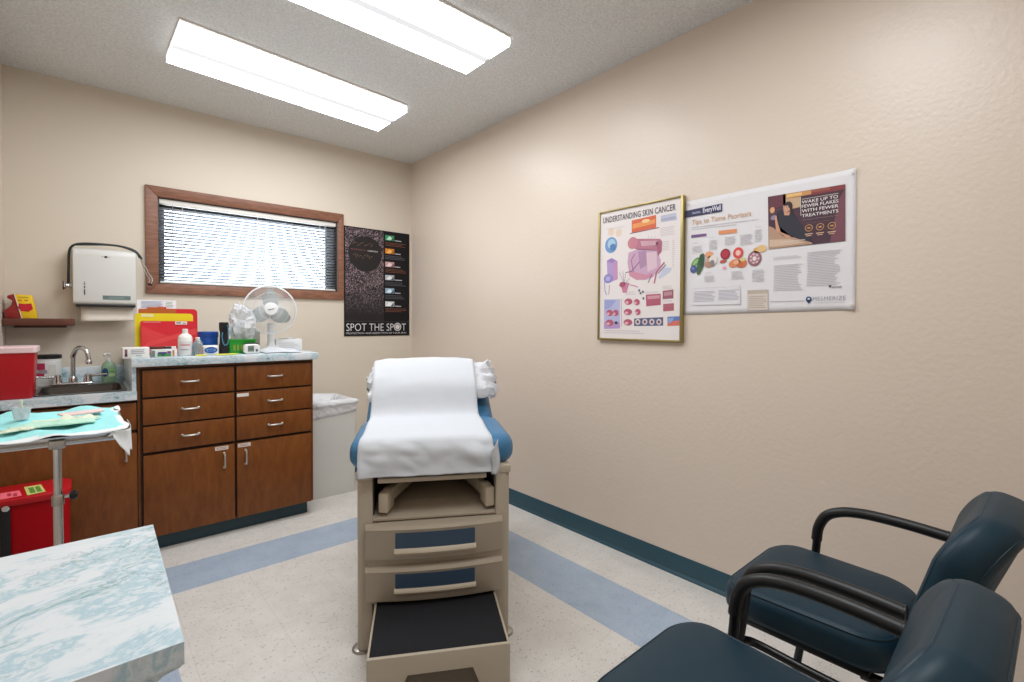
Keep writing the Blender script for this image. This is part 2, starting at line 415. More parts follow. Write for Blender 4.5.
b.box(wx0, wx0+.006, 0, .12, wz0, wz1, 'sash_dark'); b.box(wx1-.006, wx1, 0, .12, wz0, wz1, 'sash_dark')
b.box(wx0, wx1, 0, .12, wz0, wz0+.006, 'sash_dark'); b.box(wx0, wx1, 0, .12, wz1-.006, wz1, 'sash_dark')
gx0, gx1, gz0, gz1 = -1.655, -.672, 1.385, 1.835
b.box(wx0, gx0, .07, .1, wz0, wz1, 'sash_dark'); b.box(gx1, wx1, .07, .1, wz0, wz1, 'sash_dark')
b.box(gx0, gx1, .07, .1, wz0, gz0, 'sash_dark'); b.box(gx0, gx1, .07, .1, gz1, wz1, 'sash_dark')
b.build('window_sash', wn, smooth=0)
MB().box(gx0, gx1, .083, .087, gz0, gz1, 'window_pane').build('window_pane', wn, smooth=0)

# mini blind
t = thing('window_blind', 'white horizontal mini blind hanging inside the brown framed window', 'blind', (-1.155, .03, 1.37))
MB().box(wx0+.008, wx1-.008, .004, .04, 1.845, 1.878, 'blind_white', .003).build('headrail', t)
b = MB(); nsl = 22
for i in range(nsl):
    z = 1.394+i*(.446/nsl)
    P = []
    for k in range(5):
        s_ = (k/4-.5); P.append((s_*.0225, .0020*(1-4*s_*s_)-s_*.0108))
    b.rings([[Vector((x, .022+q[0], z+q[1])) for q in P] for x in (wx0+.009, wx1-.009)], 'blind_slat', False, False, closed=False)
o = b.build('slats', t); solid(o, .0006)
MB().box(wx0+.009, wx1-.009, .01, .034, 1.373, 1.385, 'blind_white', .003).build('bottom_rail', t)
for x in (-1.57, -1.15, -.74): MB().box(x-.0012, x+.0012, .008, .0095, 1.38, 1.85, 'white').build('ladder_cord', t)
MB().tube([(-1.62, .006, 1.845), (-1.62, .004, 1.5)], .0022, 'grey_plastic', 6).build('tilt_wand', t)
MB().tube([(-.70, .006, 1.845), (-.70, .005, 1.40)], .0035, 'grey_plastic', 6).build('pull_cord', t)

# ------------------------------------------------------------------ ceiling lights
def ceiling_light(label, A, B, C, D):
    """A,B near edge at ceiling, C,D far edge (x, y)"""
    cx = sum(p[0] for p in (A, B, C, D))/4; cy = sum(p[1] for p in (A, B, C, D))/4
    t = thing('ceiling_light', label, 'ceiling light', (cx, cy, H), group='wraparound ceiling lights')
    def q(p, s, z): return Vector((cx+(p[0]-cx)*s, cy+(p[1]-cy)*s, z))
    R = lambda s, z: [q(p, s, z) for p in (A, B, D, C)]
    b = MB(); b.rings([R(1.0, H-.0005), R(1.0, H-.0118)], 'fixture_white'); b.build('fixture_pan', t, smooth=0)
    # wraparound acrylic lens, ends closed by flat panels
    nA, nB, fC, fD = [Vector((p[0], p[1], 0)) for p in (A, B, C, D)]
    b = MB(); prof = [(0, .012), (0, .040), (.012, .046), (.44, .0455), (.5, .0435), (.56, .0455), (.988, .046), (1, .040), (1, .012)]
    rr = [[P.lerp(Q, s)+Vector((0, 0, H-d)) for s, d in prof] for P, Q in ((nA, fC), (nB, fD))]
    for i0, i1, m_ in ((0, 3, 'diffuser_side'), (2, 4, 'diffuser'), (3, 6, 'diffuser_ridge'), (5, 7, 'diffuser'), (6, 9, 'diffuser_side')):
        b.rings([r[i0:i1] for r in rr], m_, False, False, closed=False)
    for r in rr: b.face(r, 'diffuser_side')
    bmesh.ops.remove_doubles(b.bm, verts=b.bm.verts, dist=1e-5)
    b.build('diffuser', t, smooth=30)
    return t
ceiling_light('ceiling light with glowing white lens, nearer the window', (-1.710, -1.060), (-.573, -.964), (-1.718, -.680), (-.570, -.570))
ceiling_light('ceiling light with glowing white lens, cut off by the top of the photo', (-1.72, -1.897), (-.572, -1.895), (-1.72, -1.556), (-.572, -1.552))
ceiling_light('added unseen ceiling light brightening the armchairs and the marble desk', (-1.775, -3.30), (-.597, -3.30), (-1.775, -2.93), (-.597, -2.93))  # extra fixture out of view, added to brighten the chair and desk end

# ================================================================== CABINETS
FY = -.62                                                     # door plane
def bow_pull(p, axis, L, parent, label=None):
    """arched metal pull centred at p, along 'x' or 'z'"""
    b = MB(); d = Vector((1, 0, 0)) if axis == 'x' else Vector((0, 0, 1)); P = Vector(p)
    pts = [P-d*L/2, P-d*L*.46+Vector((0, -.016, 0)), P-d*L*.2+Vector((0, -.022, 0)), P+d*L*.2+Vector((0, -.022, 0)), P+d*L*.46+Vector((0, -.016, 0)), P+d*L/2]
    b.tube(pts, .0048, 'pull_metal', 8, 4)
    for s in (-1, 1): b.lathe([(.007, 0), (.007, .004), (.005, .006)], (0, 0, 0), 'pull_metal', 10, Matrix.Translation(P+d*s*L*.49) @ Matrix.Rotation(pi/2, 4, 'X'))
    return b.build('handle', parent)
def panel(name, x0, x1, z0, z1, parent, bev=.0025):
    return MB().box(x0, x1, FY, FY+.018, z0, z1, 'cabinet_wood', bev).build(name, parent)
t = thing('base_cabinet', 'brown wooden base cabinet with six drawers above two doors, under the higher counter', 'cabinet', (-1.42, -.32, 0))
b = MB(); b.box(-1.838, -1.003, FY+.02, -.004, .075, .922, 'cabinet_wood'); b.box(-1.828, -1.012, FY+.0185, FY+.0215, .085, .912, 'cabinet_gap'); b.build('carcass', t, smooth=0)
MB().box(-1.838, -1.03, -.5735, -.01, 0, .08, 'toe_vinyl').build('toe_kick', t, smooth=0)
for x0, x1 in ((-1.819, -1.424), (-1.413, -1.020)):
    for z0, z1 in ((.773, .904), (.637, .763), (.501, .628)):
        d = panel('drawer', x0, x1, z0, z1, t)
        bow_pull(((x0+x1)/2-.002, FY, (z0+z1)/2+.002), 'x', .072, d)
d = panel('door', -1.819, -1.424, .078, .486, t); bow_pull((-1.474, FY, .405), 'z', .078, d)
lb = Flat((-1.516, FY-.0008, .462), (1, 0, 0), (0, 0, 1)); lb.rect(0, 0, .062, .020, 'e3d9d0', 0); lb.lines(.006, .003, .056, .017, 2, 'b06a62', .35, 1); lb.build('label_strip', d)['label'] = 'white paper label strip'
d = panel('door', -1.413, -1.020, .078, .486, t); bow_pull((-1.371, FY, .405), 'z', .078, d)
lb = Flat((-1.408, FY-.0008, .462), (1, 0, 0), (0, 0, 1)); lb.rect(0, 0, .062, .020, 'e3d9d0', 0); lb.lines(.006, .003, .056, .017, 2, 'b06a62', .35, 1); lb.build('label_strip', d)['label'] = 'white paper label strip'
lb = Flat((-1.412, FY-.0008, .737), (1, 0, 0), (0, 0, 1)); lb.rect(0, 0, .058, .018, 'e6dfd8', 0); lb.lines(.006, .004, .05, .015, 2, 'a98', .3, 1) if False else None
lb.build('label_strip', [o for o in t.children if o.name.startswith('drawer')][4])['label'] = 'white paper label strip'

t = thing('sink_cabinet', 'lower brown wooden cabinet under the sink counter, behind the red bin', 'cabinet', (-2.08, -.32, 0))
b = MB(); b.box(XL+.002, XL+.02, FY+.02, -.004, .075, .765, 'cabinet_wood'); b.box(-1.858, -1.84, FY+.02, -.004, .075, .765, 'cabinet_wood'); b.box(XL+.002, -1.84, -.02, -.004, .075, .765, 'cabinet_wood')
b.box(XL+.002, -1.84, FY+.02, -.004, .075, .093, 'cabinet_wood'); b.box(XL+.002, -1.84, FY+.02, FY+.036, .60, .765, 'cabinet_wood'); b.box(XL+.01, -1.845, FY+.0185, FY+.0215, .085, .757, 'cabinet_gap'); b.build('carcass', t, smooth=0)
MB().box(XL+.002, -1.84, -.5735, -.01, 0, .08, 'toe_vinyl').build('toe_kick', t, smooth=0)
panel('false_drawer_front', -2.312, -1.843, .622, .752, t)
d = panel('door', -2.312, -1.843, .078, .606, t); bow_pull((-1.885, FY, .515), 'z', .078, d)

def countertop(name, label, x0, x1, z0, z1, back):
    t = thing(name, label, 'countertop', ((x0+x1)/2, -.32, z0))
    MB().box(x0, x1, -.645, -.002, z0, z1, 'marble_laminate_counter', .003).build('slab', t)
    return t
t = countertop('countertop', 'higher marble-patterned countertop crowded with folders, bottles and a fan', -1.862, -.985, .924, .965, 1)
t = thing('sink_countertop', 'lower marble-patterned countertop holding the sink', 'countertop', (-2.08, -.32, .77))
b = MB(); z0, z1 = .768, .808                                     # slab with a hole for the basin
hx0, hx1, hy0, hy1 = -2.195, -1.885, -.575, -.185
for a in ((XL+.002, hx0, -.645, -.002), (hx1, -1.842, -.645, -.002), (hx0, hx1, -.645, hy0), (hx0, hx1, hy1, -.002)): b.box(*a, z0, z1, 'marble_laminate_counter')
b.build('slab', t, smooth=0)
MB().box(XL+.002, -1.858, -.02, -.002, .8085, .893, 'marble_laminate_counter', .002).build('backsplash', t)
MB().box(-1.86, -1.842, -.62, -.0205, .8085, .923, 'marble_laminate_counter', .002).build('side_splash', t)

t = thing('sink', 'dark stainless steel sink set in the lower countertop', 'sink', (-2.04, -.38, .8))
b = MB()
o_ = rrect(.165, .225, .04, 6, -2.04, -.365); i1 = rrect(.15, .175, .04, 6, -2.04, -.395); i2 = rrect(.13, .155, .05, 6, -2.04, -.395)
b.rings([[(x, y, .8085) for x, y in o_], [(x, y, .8125) for x, y in o_], [(x, y, .8125) for x, y in i1], [(x, y, .80) for x, y in i1], [(x, y, .68) for x, y in i2]], 'steel_sink', False, True)
o = b.build('basin', t); solid(o, .001)
MB().lathe([(.02, 0), (.02, .002), (.012, .003)], (-2.04, -.395, .6805), 'dark_metal', 16).build('drain', t)

t = thing('faucet', 'chrome gooseneck faucet with two lever handles behind the sink', 'faucet', (-2.075, -.165, .8125))
fy = -.165
MB().box(-2.155, -1.995, fy-.024, fy+.024, .813, .826, 'chrome', .006, 3).build('base_plate', t)
b = MB(); b.lathe([(.019, 0), (.019, .018), (.014, .03)], (-2.075, fy, .826), 'chrome', 20)
b.tube([(-2.075, fy, .84), (-2.075, fy, .93), (-2.073, fy-.002, .965), (-2.06, fy-.016, .997), (-2.04, fy-.035, 1.005), (-2.022, fy-.053, .99), (-2.014, fy-.06, .955), (-2.013, fy-.061, .93)], .0105, 'chrome', 14, 5)
b.lathe([(.0135, 0), (.0135, .018), (.011, .022)], (-2.013, fy-.061, .921), 'chrome', 16)
b.build('spout', t)
for s, x in ((-1, -2.133), (1, -2.017)):
    b = MB(); b.lathe([(.02, 0), (.018, .012), (.017, .035), (.012, .04)], (x, fy, .826), 'chrome', 18)
    b.tube([(x, fy, .855), (x+s*.03, fy-.004, .857), (x+s*.078, fy-.01, .861)], [.008, .006, .0055], 'chrome', 10)
    b.build('handle', t)

# ================================================================== DESK CORNER (marble top, near left)
t = thing('marble_desk', 'marble-patterned desk top jutting from the left wall in the foreground', 'desk', (-2.13, -2.58, 0))
MB().prism([(XL+.001, -2.828, .700), (-1.934, -2.826, .700), (-1.926, -2.347, .700), (XL+.001, -2.349, .700)], (0, 0, .030), 'marble_laminate').build('top', t, smooth=0)
MB().prism([(-1.937, -2.824, .6995), (-1.937, -2.824, .697), (-1.955, -2.824, .694), (-1.985, -2.824, .676), (-2.03, -2.824, .65), (-2.12, -2.824, .60), (XL+.001, -2.824, .52), (XL+.001, -2.824, .6995)], (0, .02, 0), 'marble_laminate').build('apron', t, smooth=0)
MB().prism([(XL+.001, -2.37, .6995), (XL+.001, -2.37, .52), (-2.12, -2.37, .60), (-1.985, -2.37, .69), (-1.985, -2.37, .6995)], (0, .02, 0), 'marble_laminate').build('bracket', t, smooth=0)

# ================================================================== EXAM TABLE
TA = radians(-30.2)
t = thing('exam_table', 'beige exam table with blue cushion, drawers and pulled-out step, standing diagonally', 'exam table', (-1.3326, -1.9823, 0), TA)
T = t
def L_(b, name, parent=T, **k): return b.build(name, parent, world=False, **k)
WB, DB = .533, .98
b = MB()
def side(x0, x1, flip):
    pr = [(x0, DB), (x0, .02), (x0+.004, .006), (x0+.018, 0), (x1-.002, 0), (x1, .002), (x1, .05)]
    pr2 = [(x1, .055), (x0+.02, .055)] if False else []
    P = [(x0, DB), (x0, .018), (x0+.005, .006), (x0+.016, .0), (x1-.003, .0), (x1, .003), (x1, .045), (x0+.02, .05), (x0+.02, DB)]
    if flip: P = [(WB-p[0], p[1]) for p in P]
    return P
for fl_ in (0, 1): b.prism([(x, y, .012) for x, y in side(0, .052, fl_)], (0, 0, .606), 'table_beige', .0015)
for x0, x1 in ((-.003, .052), (WB-.052, WB+.003)): b.box(x0, x1, -.004, .05, .604, .634, 'table_beige_light', .006)
b.box(.02, WB-.02, DB-.02, DB, .012, .618, 'table_beige')
b.box(.02, WB-.02, .05, DB, .602, .618, 'table_beige')
L_(b, 'body')
b = MB(); b.prism([(.05, .004, .457), (.05, .004, .466), (.05, .12, .486), (.05, .75, .52), (.05, .75, .46)], (WB-.10, 0, 0), 'table_beige', .001)
b.box(.05, WB-.05, .75, .77, .46, .60, 'table_dark'); L_(b, 'stirrup_tray')
b = MB(); b.box(.05, .056, .03, .75, .19, .60, 'table_dark'); b.box(WB-.056, WB-.05, .03, .75, .19, .60, 'table_dark')
b.box(.05, WB-.05, .04, .06, .19, .455, 'table_dark'); L_(b, 'inner_lining', smooth=0)
L_(MB().box(.070, .446, -.012, .30, .593, .609, 'table_beige_light', .003), 'leg_extension')
# stirrup arms folded into the tray
for s, (x0, x1) in ((0, (.072, .24)), (1, (.478, .36))):
    b = MB(); a, c = Vector((x0+(.018 if not s else -.018), .02, 0)), Vector((x1, .42, 0)); d = (c-a).normalized(); n_ = Vector((d.y, -d.x, 0))*.012
    b.prism([(*(a-n_).xy, .505), (*(a+n_).xy, .505), (*(c+n_).xy, .515), (*(c-n_).xy, .515)], (0, 0, .045), 'table_beige', .002)
    e = b; o = L_(b, 'stirrup_arm')
    b = MB(); a2 = a+d*.02; xs = .017
    b.prism([(*(a-d*.012-n_*1.45).xy, .482), (*(a-d*.012+n_*1.45).xy, .482), (*(a+d*.05+n_*1.4).xy, .49), (*(a+d*.05-n_*1.4).xy, .49)], (0, 0, .068), 'table_beige_light', .004)
    L_(b, 'end_block', o)
# bowed drawer fronts
def drawer(z0, z1, zi0, zi1, zl):
    b = MB(); N = 14; x0, x1 = .030, .503
    def bow(x): q = (x-(x0+x1)/2)/((x1-x0)/2); return -.022-.020*(1-q*q)
    cols = [x0+(x1-x0)*i/N for i in range(N+1)]
    R = []
    for x in cols:
        y = bow(x); R.append([Vector((x, .02, z0+.008)), Vector((x, y+.012, z0+.006)), Vector((x, y+.004, z0)), Vector((x, y, z0+.006)), Vector((x, y, z1-.018)), Vector((x, y-.003, z1-.013)), Vector((x, y+.003, z1-.003)), Vector((x, y+.014, z1)), Vector((x, .02, z1))])
    b.rings(R, 'table_beige', closed=True)
    o = L_(b, 'drawer', smooth=35)
    def patch(za, zb, dy, m, xa=.130, xb=.402, th=.0):
        b = MB(); rr = []
        for i in range(N+1):
            x = xa+(xb-xa)*i/N; y = bow(x)-dy; rr.append([Vector((x, y, za)), Vector((x, y, zb)), Vector((x, y+.004, zb)), Vector((x, y+.004, za))])
        b.rings(rr, m); return b
    L_(patch(zi0, zi1, .0022, 'inset_blue'), 'inset_panel', o)
    b = MB(); rr = []
    for i in range(N+1):
        x = .126+.28*i/N; y = bow(x); rr.append([Vector((x, y+.002, zl)), Vector((x, y-.006, zl+.002)), Vector((x, y-.013, zl+.012)), Vector((x, y-.011, zl+.018)), Vector((x, y-.001, zi0+.001)), Vector((x, y+.003, zi0))])
    b.rings(rr, 'table_beige_light'); L_(b, 'pull_lip', o)
drawer(.335, .452, .375, .428, .350)
drawer(.190, .308, .237, .286, .214)
b = MB(); b.box(.035, .50, -.012, .03, .306, .338, 'table_beige'); b.box(.05, WB-.05, .0, .06, .172, .190, 'table_beige', .002); L_(b, 'front_rail')
# step
b = MB(); sx_0, sx_1, sw, sz = .061, .478, -.305, .182
b.prism([(sx_0, sw, .012), (sx_0, sw, sz), (sx_1, sw, sz), (sx_1, sw, .012), (.41, sw, .012), (.366, sw, .124), (.176, sw, .124), (.13, sw, .012)], (0, .012, 0), 'table_beige', .001)
for x0, x1 in ((sx_0, sx_0+.006), (sx_1-.006, sx_1)): b.box(x0, x1, sw+.012, .12, .012, sz, 'table_beige', .001)
b.box(sx_0+.006, sx_1-.006, sw+.012, .12, .150, .168, 'table_beige')
b.box(.10, .44, sw+.013, sw+.02, .02, .15, 'step_back')
o = L_(b, 'step'); L_(MB().box(sx_0+.006, sx_1-.006, sw+.012, .12, .1685, .177, 'step_rubber', .002), 'tread_mat', o)
for x, y in ((.012, .03), (WB-.012, .03), (.03, DB-.05), (WB-.03, DB-.05)):
    L_(MB().lathe([(.032, 0), (.033, .004), (.03, .009), (.02, .012)], (x, y, 0), 'brushed', 24), 'foot')
# cushions
UC = WB/2-.004
def seat_warp(p): return Vector((p.x, p.y, p.z))
ol = rrect(.296, .218, .075, 7, UC, .226)
SEAT = L_(MB().cushion(ol, .618, .738, .052, 'table_vinyl', .008), 'seat_cushion')
BA = radians(30)
def back_warp(p):                          # p.y runs up the back from the hinge
    y, z = p.y, p.z
    return Vector((p.x, .40+y*cos(BA)-z*sin(BA)*.9, .625+y*sin(BA)+z*cos(BA)))
ol = rrect(.274, .20, .06, 7, UC, .215)
BACK = L_(MB().cushion(ol, .0, .10, .042, 'table_vinyl', .006, warp=back_warp), 'back_cushion')
L_(MB().box(.06, WB-.06, .44, .48, .60, .64, 'table_dark'), 'hinge_block')
for x in (.16, .38): L_(MB().tube([(x, .70, .60), (x, .68, .78)], .012, 'dark_metal'), 'back_strut')

def tloc(p): return topmat(T) @ Vector(p)
def warp_noise(p, a, f):
    from mathutils import noise as mn
    return a*mn.noise(Vector(p)*f)
# pillow, laid on the raised back
def pillow_mesh():
    b = MB(); N, Mn = 40, 26
    def f(u, v, sgn):
        x = (u-.5)*2; y = (v-.5)*2
        k = max(0, (1-abs(x)**2.4))*max(0, (1-abs(y)**2.4)); th = .048*k**.42
        cr = .003+.020*max(0, abs(x)-.62)/.38
        yy = .24+y*.140*(1-.06*abs(x)**2)
        zz = .158+sgn*th+warp_noise((x*1.6, y*2, sgn), cr*1.6, 4.5)+warp_noise((x, y, sgn*2), cr*.8, 11)
        q = back_warp(Vector((0, yy, zz)))
        return tloc((UC+.013+x*.290*(1-.05*abs(y))+warp_noise((x, y, 5), cr*.9, 7), q.y, q.z))
    b.grid(lambda u, v: f(u, v, 1), N, Mn, 'pillow_cover'); b.grid(lambda u, v: f(u, v, -1), N, Mn, 'pillow_cover')
    bmesh.ops.remove_doubles(b.bm, verts=b.bm.verts, dist=.0006)
    return b
loc = tloc((UC, .55, .85))
PIL = tag(pillow_mesh().build('pillow', loc=loc, smooth=60), 'white pillow in a crinkled cover at the head of the exam table', 'pillow')
# paper sheet laid over pillow, cushions and the front edge: rests on what lies beneath it
from mathutils.bvhtree import BVHTree
tm = topmat(T)
def bvh_of(o, M): return BVHTree.FromPolygons([tm.inverted() @ (M @ v.co) for v in o.data.vertices], [tuple(p.vertices) for p in o.data.polygons])
TREES = [bvh_of(SEAT, tm), bvh_of(BACK, tm), bvh_of(PIL, Matrix.Translation(loc))]
def surf(x, y):
    zs = [h[0].z for h in (t_.ray_cast(Vector((x, y, 2)), Vector((0, 0, -1))) for t_ in TREES) if h[0] is not None]
    return max(zs) if zs else 0
ws = [.70-.0125*i for i in range(53)]
NX = 36; X0, XW = .011, .452
hz = [[surf(X0+XW*i/NX, w) for i in range(NX+1)] for w in ws]
for r in hz:
    for i in range(NX+1): r[i] = r[i] if r[i] > .5 else .79
for _ in range(14):
    hz = [[max(hz[j][i], (hz[max(j-1, 0)][i]+hz[min(j+1, len(hz)-1)][i]+hz[j][max(i-1, 0)]+hz[j][min(i+1, NX)])/4) for i in range(NX+1)] for j in range(len(hz))]
for _ in range(2):
    hz = [[(2*hz[j][i]+hz[max(j-1, 0)][i]+hz[min(j+1, len(hz)-1)][i]+hz[j][max(i-1, 0)]+hz[j][min(i+1, NX)])/6 for i in range(NX+1)] for j in range(len(hz))]
nk = len([w for w in ws if w > .045])
front = catmull([(0, .0575, .7425), (0, .03, .743), (0, .008, .733), (0, -.008, .71), (0, -.016, .68), (0, -.021, .645), (0, -.026, .620)], 4)[4:]
def sheet_row(j, u):
    if j < nk: return ws[j], hz[j][min(NX, int(u*NX+.5))]+(.013 if ws[j] > .40 else .007)
    p = front[j-nk]; return p.y, p.z
NR = nk+len(front)-1
def sheet(u, v):
    y, z = sheet_row(int(v*NR+.5), u); x = X0+u*XW
    fr = max(0, min(1, (.045-y)/.06)); wr = max(0, min(1, (.16-y)/.12))
    wob = warp_noise((u*2.2, y*5, z*9), .012, 1.7)*wr+abs(warp_noise((u*5+z*6, z*14, 2), .018, 1.3))*fr
    edge = .004*sin(v*17)*(u-.5)+fr*(u-.5)*.012
    return tloc((x+edge, y-abs(wob)-.002*fr, z+max(0, wob)*.5*(1-fr)))
b = MB(); b.grid(sheet, NX, NR, 'paper_white')
# creased flap turned out at the right of the front drop
b.grid(lambda u, v: tloc((.460+u*.027+.004*sin(v*5), -.030-.014*sin(pi*u)-.004*v, .612+v*(.085+.035*u)+.004*u)), 6, 10, 'paper_white')
o = b.build('paper_sheet', loc=tloc((UC, .3, .75)), smooth=60); solid(o, .0008)
tag(o, 'long white paper sheet running down the exam table over its front edge', 'paper sheet')

# ================================================================== CHAIRS
def make_chair(label):
    t = thing('armchair', label, 'chair', (0, 0, 0), group='waiting chairs along the right wall')
    # seat
    out = []
    for x, y in rrect(.190, .184, .080, 8, .006, .077):
        k = (y+.105)/.37; out.append((x*(.95+.08*k), y))
    def sw(p):
        f = max(0, (p.y-.19)/.1); return Vector((p.x, p.y, p.z-.022*f*f-.006*max(0, -p.y)/.1))
    L = lambda b, n, par=t, **k: b.build(n, par, world=False, **k)
    st = L(MB().cushion(out, .408, .492, .030, 'chair_vinyl', .007, warp=sw), 'seat')
    cx = sum(p[0] for p in out)/len(out); cy = sum(p[1] for p in out)/len(out)
    def loop(d, z): return [sw(Vector((cx+(x-cx)*(1-d/.21), cy+(y-cy)*(1-d/.19), z))) for x, y in out]
    for z, d in ((.4845, .0105), (.416, .0105)):
        b = MB(); P = loop(d, z); b.tube(P+[P[0]], .0026, 'chair_vinyl', 6); L(b, 'piping', st)
    MB_ = MB(); MB_.box(-.15, .15, -.06, .22, .387, .401, 'black_plastic', .004); L(MB_, 'seat_pan')
    # back
    TL = radians(16)
    def bw(p):                              # p.x width, p.y height up the back, p.z thickness (front +)
        curve = -.045*(p.x/.21)**2*0
        h = p.y; z = p.z+.030*(p.x/.21)**2-.018*((h-.17)/.17)**2
        return Vector((p.x, -.112-h*sin(TL)+z*cos(TL), .470+h*cos(TL)+z*sin(TL)))
    out2 = []
    for x, y in rrect(.196, .168, .090, 10, 0, .158):
        k = max(0, (y-.1)/.25); out2.append((x*(1-.05*k*k), y+.012*(1-(x/.21)**2)*(1 if y > .168 else 0)))
    bk = L(MB().cushion(out2, -.084, -.002, .032, 'chair_vinyl', .010, warp=bw, steps=7), 'backrest')
    cx2 = sum(p[0] for p in out2)/len(out2); cy2 = sum(p[1] for p in out2)/len(out2)
    for z, d in ((-.012, .011), (-.075, .011)):
        b = MB(); P = [bw(Vector((cx2+(x-cx2)*(1-d/.21), cy2+(y-cy2)*(1-d/.18), z))) for x, y in out2]; b.tube(P+[P[0]], .0024, 'chair_vinyl', 6); L(b, 'piping', bk)
    # tubular frame: sled foot, upright, cantilevered arm
    for s in (-1, 1):
        x = s*.250
        b = MB()
        b.tube([(x, -.215, .335), (x, -.225, .30), (x, -.228, .20), (x, -.224, .04), (x, -.195, .012), (x, -.1, .012), (x, .15, .012), (x, .19, .02), (x, .212, .06), (x, .195, .2), (x, .174, .38), (x, .164, .46), (x, .160, .52)], .0115, 'chair_tube', 12, 5)
        L(b, 'side_frame')
        b = MB(); path = [(x, .162, .500), (x, .157, .540), (x, .138, .578), (x, .102, .600), (x, .058, .610), (x, .01, .613), (x, -.06, .612), (x, -.133, .607)]
        b.tube(path, .0142, 'foam_grip', 16, 6); a = L(b, 'armrest')
        b = MB(); b.lathe([(.0142, 0), (.0148, .001), (.0148, .005), (.011, .007)], (0, 0, 0), 'black_plastic', 16, Matrix.Translation((x, -.132, .607)) @ Matrix.Rotation(pi/2, 4, 'X')); L(b, 'end_cap', a)
        b = MB(); b.tube([(x, .166, .405), (x*.86, .15, .392), (x*.80, .05, .378), (x*.80, -.09, .372), (x*.84, -.17, .36), (x, -.218, .33)], .010, 'chair_tube', 10, 5); L(b, 'seat_rail')
        b = MB(); b.tube([(s*.12, -.04, .378), (s*.12, -.13, .385), (s*.12, -.17, .42), (s*.12, -.195, .50)], .011, 'chair_tube', 10, 5); L(b, 'back_bracket')
    b = MB(); b.tube([(-.25, -.226, .10), (.25, -.226, .10)], .009, 'chair_tube'); L(b, 'cross_bar')
    return t
def copy_tree(o, parent=None):
    c = o.copy(); COL.objects.link(c)
    if parent: c.parent = parent
    for ch in list(o.children): copy_tree(ch, c)
    return c
c1 = make_chair('dark blue vinyl armchair against the right wall, below the posters')
c1.location = (-.626, -3.25, 0)
c2 = copy_tree(c1); c2.location = (-1.192, -3.260, 0)
c2['label'] = 'dark blue vinyl armchair nearer the camera, cut off by the bottom of the photo'

# ================================================================== FLOOR THINGS
t = thing('trash_can', 'tall pale grey trash can with a white liner between cabinet and exam table', 'trash can', (-.81, -.25, 0))
b = MB(); x0, x1, y0, y1 = -.965, -.648, -.405, -.085
def rr_(e, z, n=5): return [Vector((x, y, z)) for x, y in rrect((x1-x0)/2+e, (y1-y0)/2+e, .02, n, (x0+x1)/2, (y0+y1)/2)]
b.rings([rr_(-.006, 0), rr_(-.004, .01), rr_(.004, .575)], 'can_plastic'); b.build('bin_body', t)
b = MB(); N = 56
def bagring(e, z, a, dz=0):
    out = []; P = rrect((x1-x0)/2+e, (y1-y0)/2+e, .03, 17, (x0+x1)/2, (y0+y1)/2)
    for i, (x, y) in enumerate(P):
        th = 2*pi*i/len(P); pl = sin(th*17+3*sin(th*3))*a*.45
        w_ = warp_noise((x*9, y*9, z*5), a, 1.6)+pl
        out.append(Vector((x+w_*cos(th+.6)*.8, y+w_*sin(th+.6)*.8, z+dz*(x-x0)/(x1-x0)*1.0+warp_noise((x*5, y*5, 3+z*2), a*1.8, 1.4))))
    return out
b.rings([bagring(.007, .515, .004, .03), bagring(.010, .54, .009, .02), bagring(.007, .57, .010, .01), bagring(.014, .598, .012, -.006), bagring(.018, .628, .014, -.026), bagring(.002, .648, .016, -.034), bagring(-.02, .640, .018, -.03), bagring(-.05, .60, .02), bagring(-.07, .52, .01)], 'bag_film', False, False)
o = b.build('liner', t, smooth=70); solid(o, .0012)
o['label'] = 'translucent white plastic liner'

t = thing('waste_bin', 'red plastic medical waste bin with a black strap, standing on the floor under the tray', 'bin', (-2.19, -.78, 0))
def oct_(x0, x1, y0, y1, c, z): return [(x0, y0, z), (x1-c, y0, z), (x1, y0+c, z), (x1, y1-c*1.1, z), (x1-c*.8, y1, z), (x0, y1, z)]
MB().prism(oct_(-2.312, -2.083, -.895, -.680, .03, 0), (0, 0, .43), 'red_bin', .004).build('bin_body', t)
lid = MB().prism(oct_(-2.316, -2.076, -.905, -.672, .034, .428), (0, 0, .028), 'red_plastic', .005).build('lid', t)
f = Flat((-2.312, -.905, .4572), (1, 0, 0), (0, 1, 0))
def st(px, m, L): 
    return [f.wall(*q) for q in px]
f.poly(st([(24, 487.2), (41, 484.4), (45.8, 491.6), (27.3, 495.5)], 0, 0), 'sticker_yellow', 1)
f.poly(st([(28, 488.2), (33, 487.3), (36, 492.4), (30.5, 493.6)], 0, 0), 'sticker_mark', 2); f.poly(st([(34.6, 487), (39, 486.2), (42.3, 491.2), (37.6, 492.2)], 0, 0), 'sticker_mark', 2)
f.poly(st([(0, 493.6), (19.5, 490.4), (22, 495.8), (0, 500)], 0, 0), 'sticker_pink', 1)
for u in (7, 13): f.poly(st([(u, 493.9), (u+3.6, 493.2), (u+4.4, 496), (u+.6, 496.8)], 0, 0), 'b5384a', 2)
f.build('warning_sticker', lid, smooth=0)['label'] = 'yellow and pink warning stickers'
b = MB(); b.box(-2.279, -2.250, -.9085, -.9, .0, .43, 'black', .001); s_ = b.build('strap', t)
MB().lathe([(.012, 0), (.011, .004), (.004, .006)], (0, 0, 0), 'chrome', 16, Matrix.Translation((-2.262, -.9085, .425)) @ Matrix.Rotation(pi/2, 4, 'X')).build('rivet', s_)

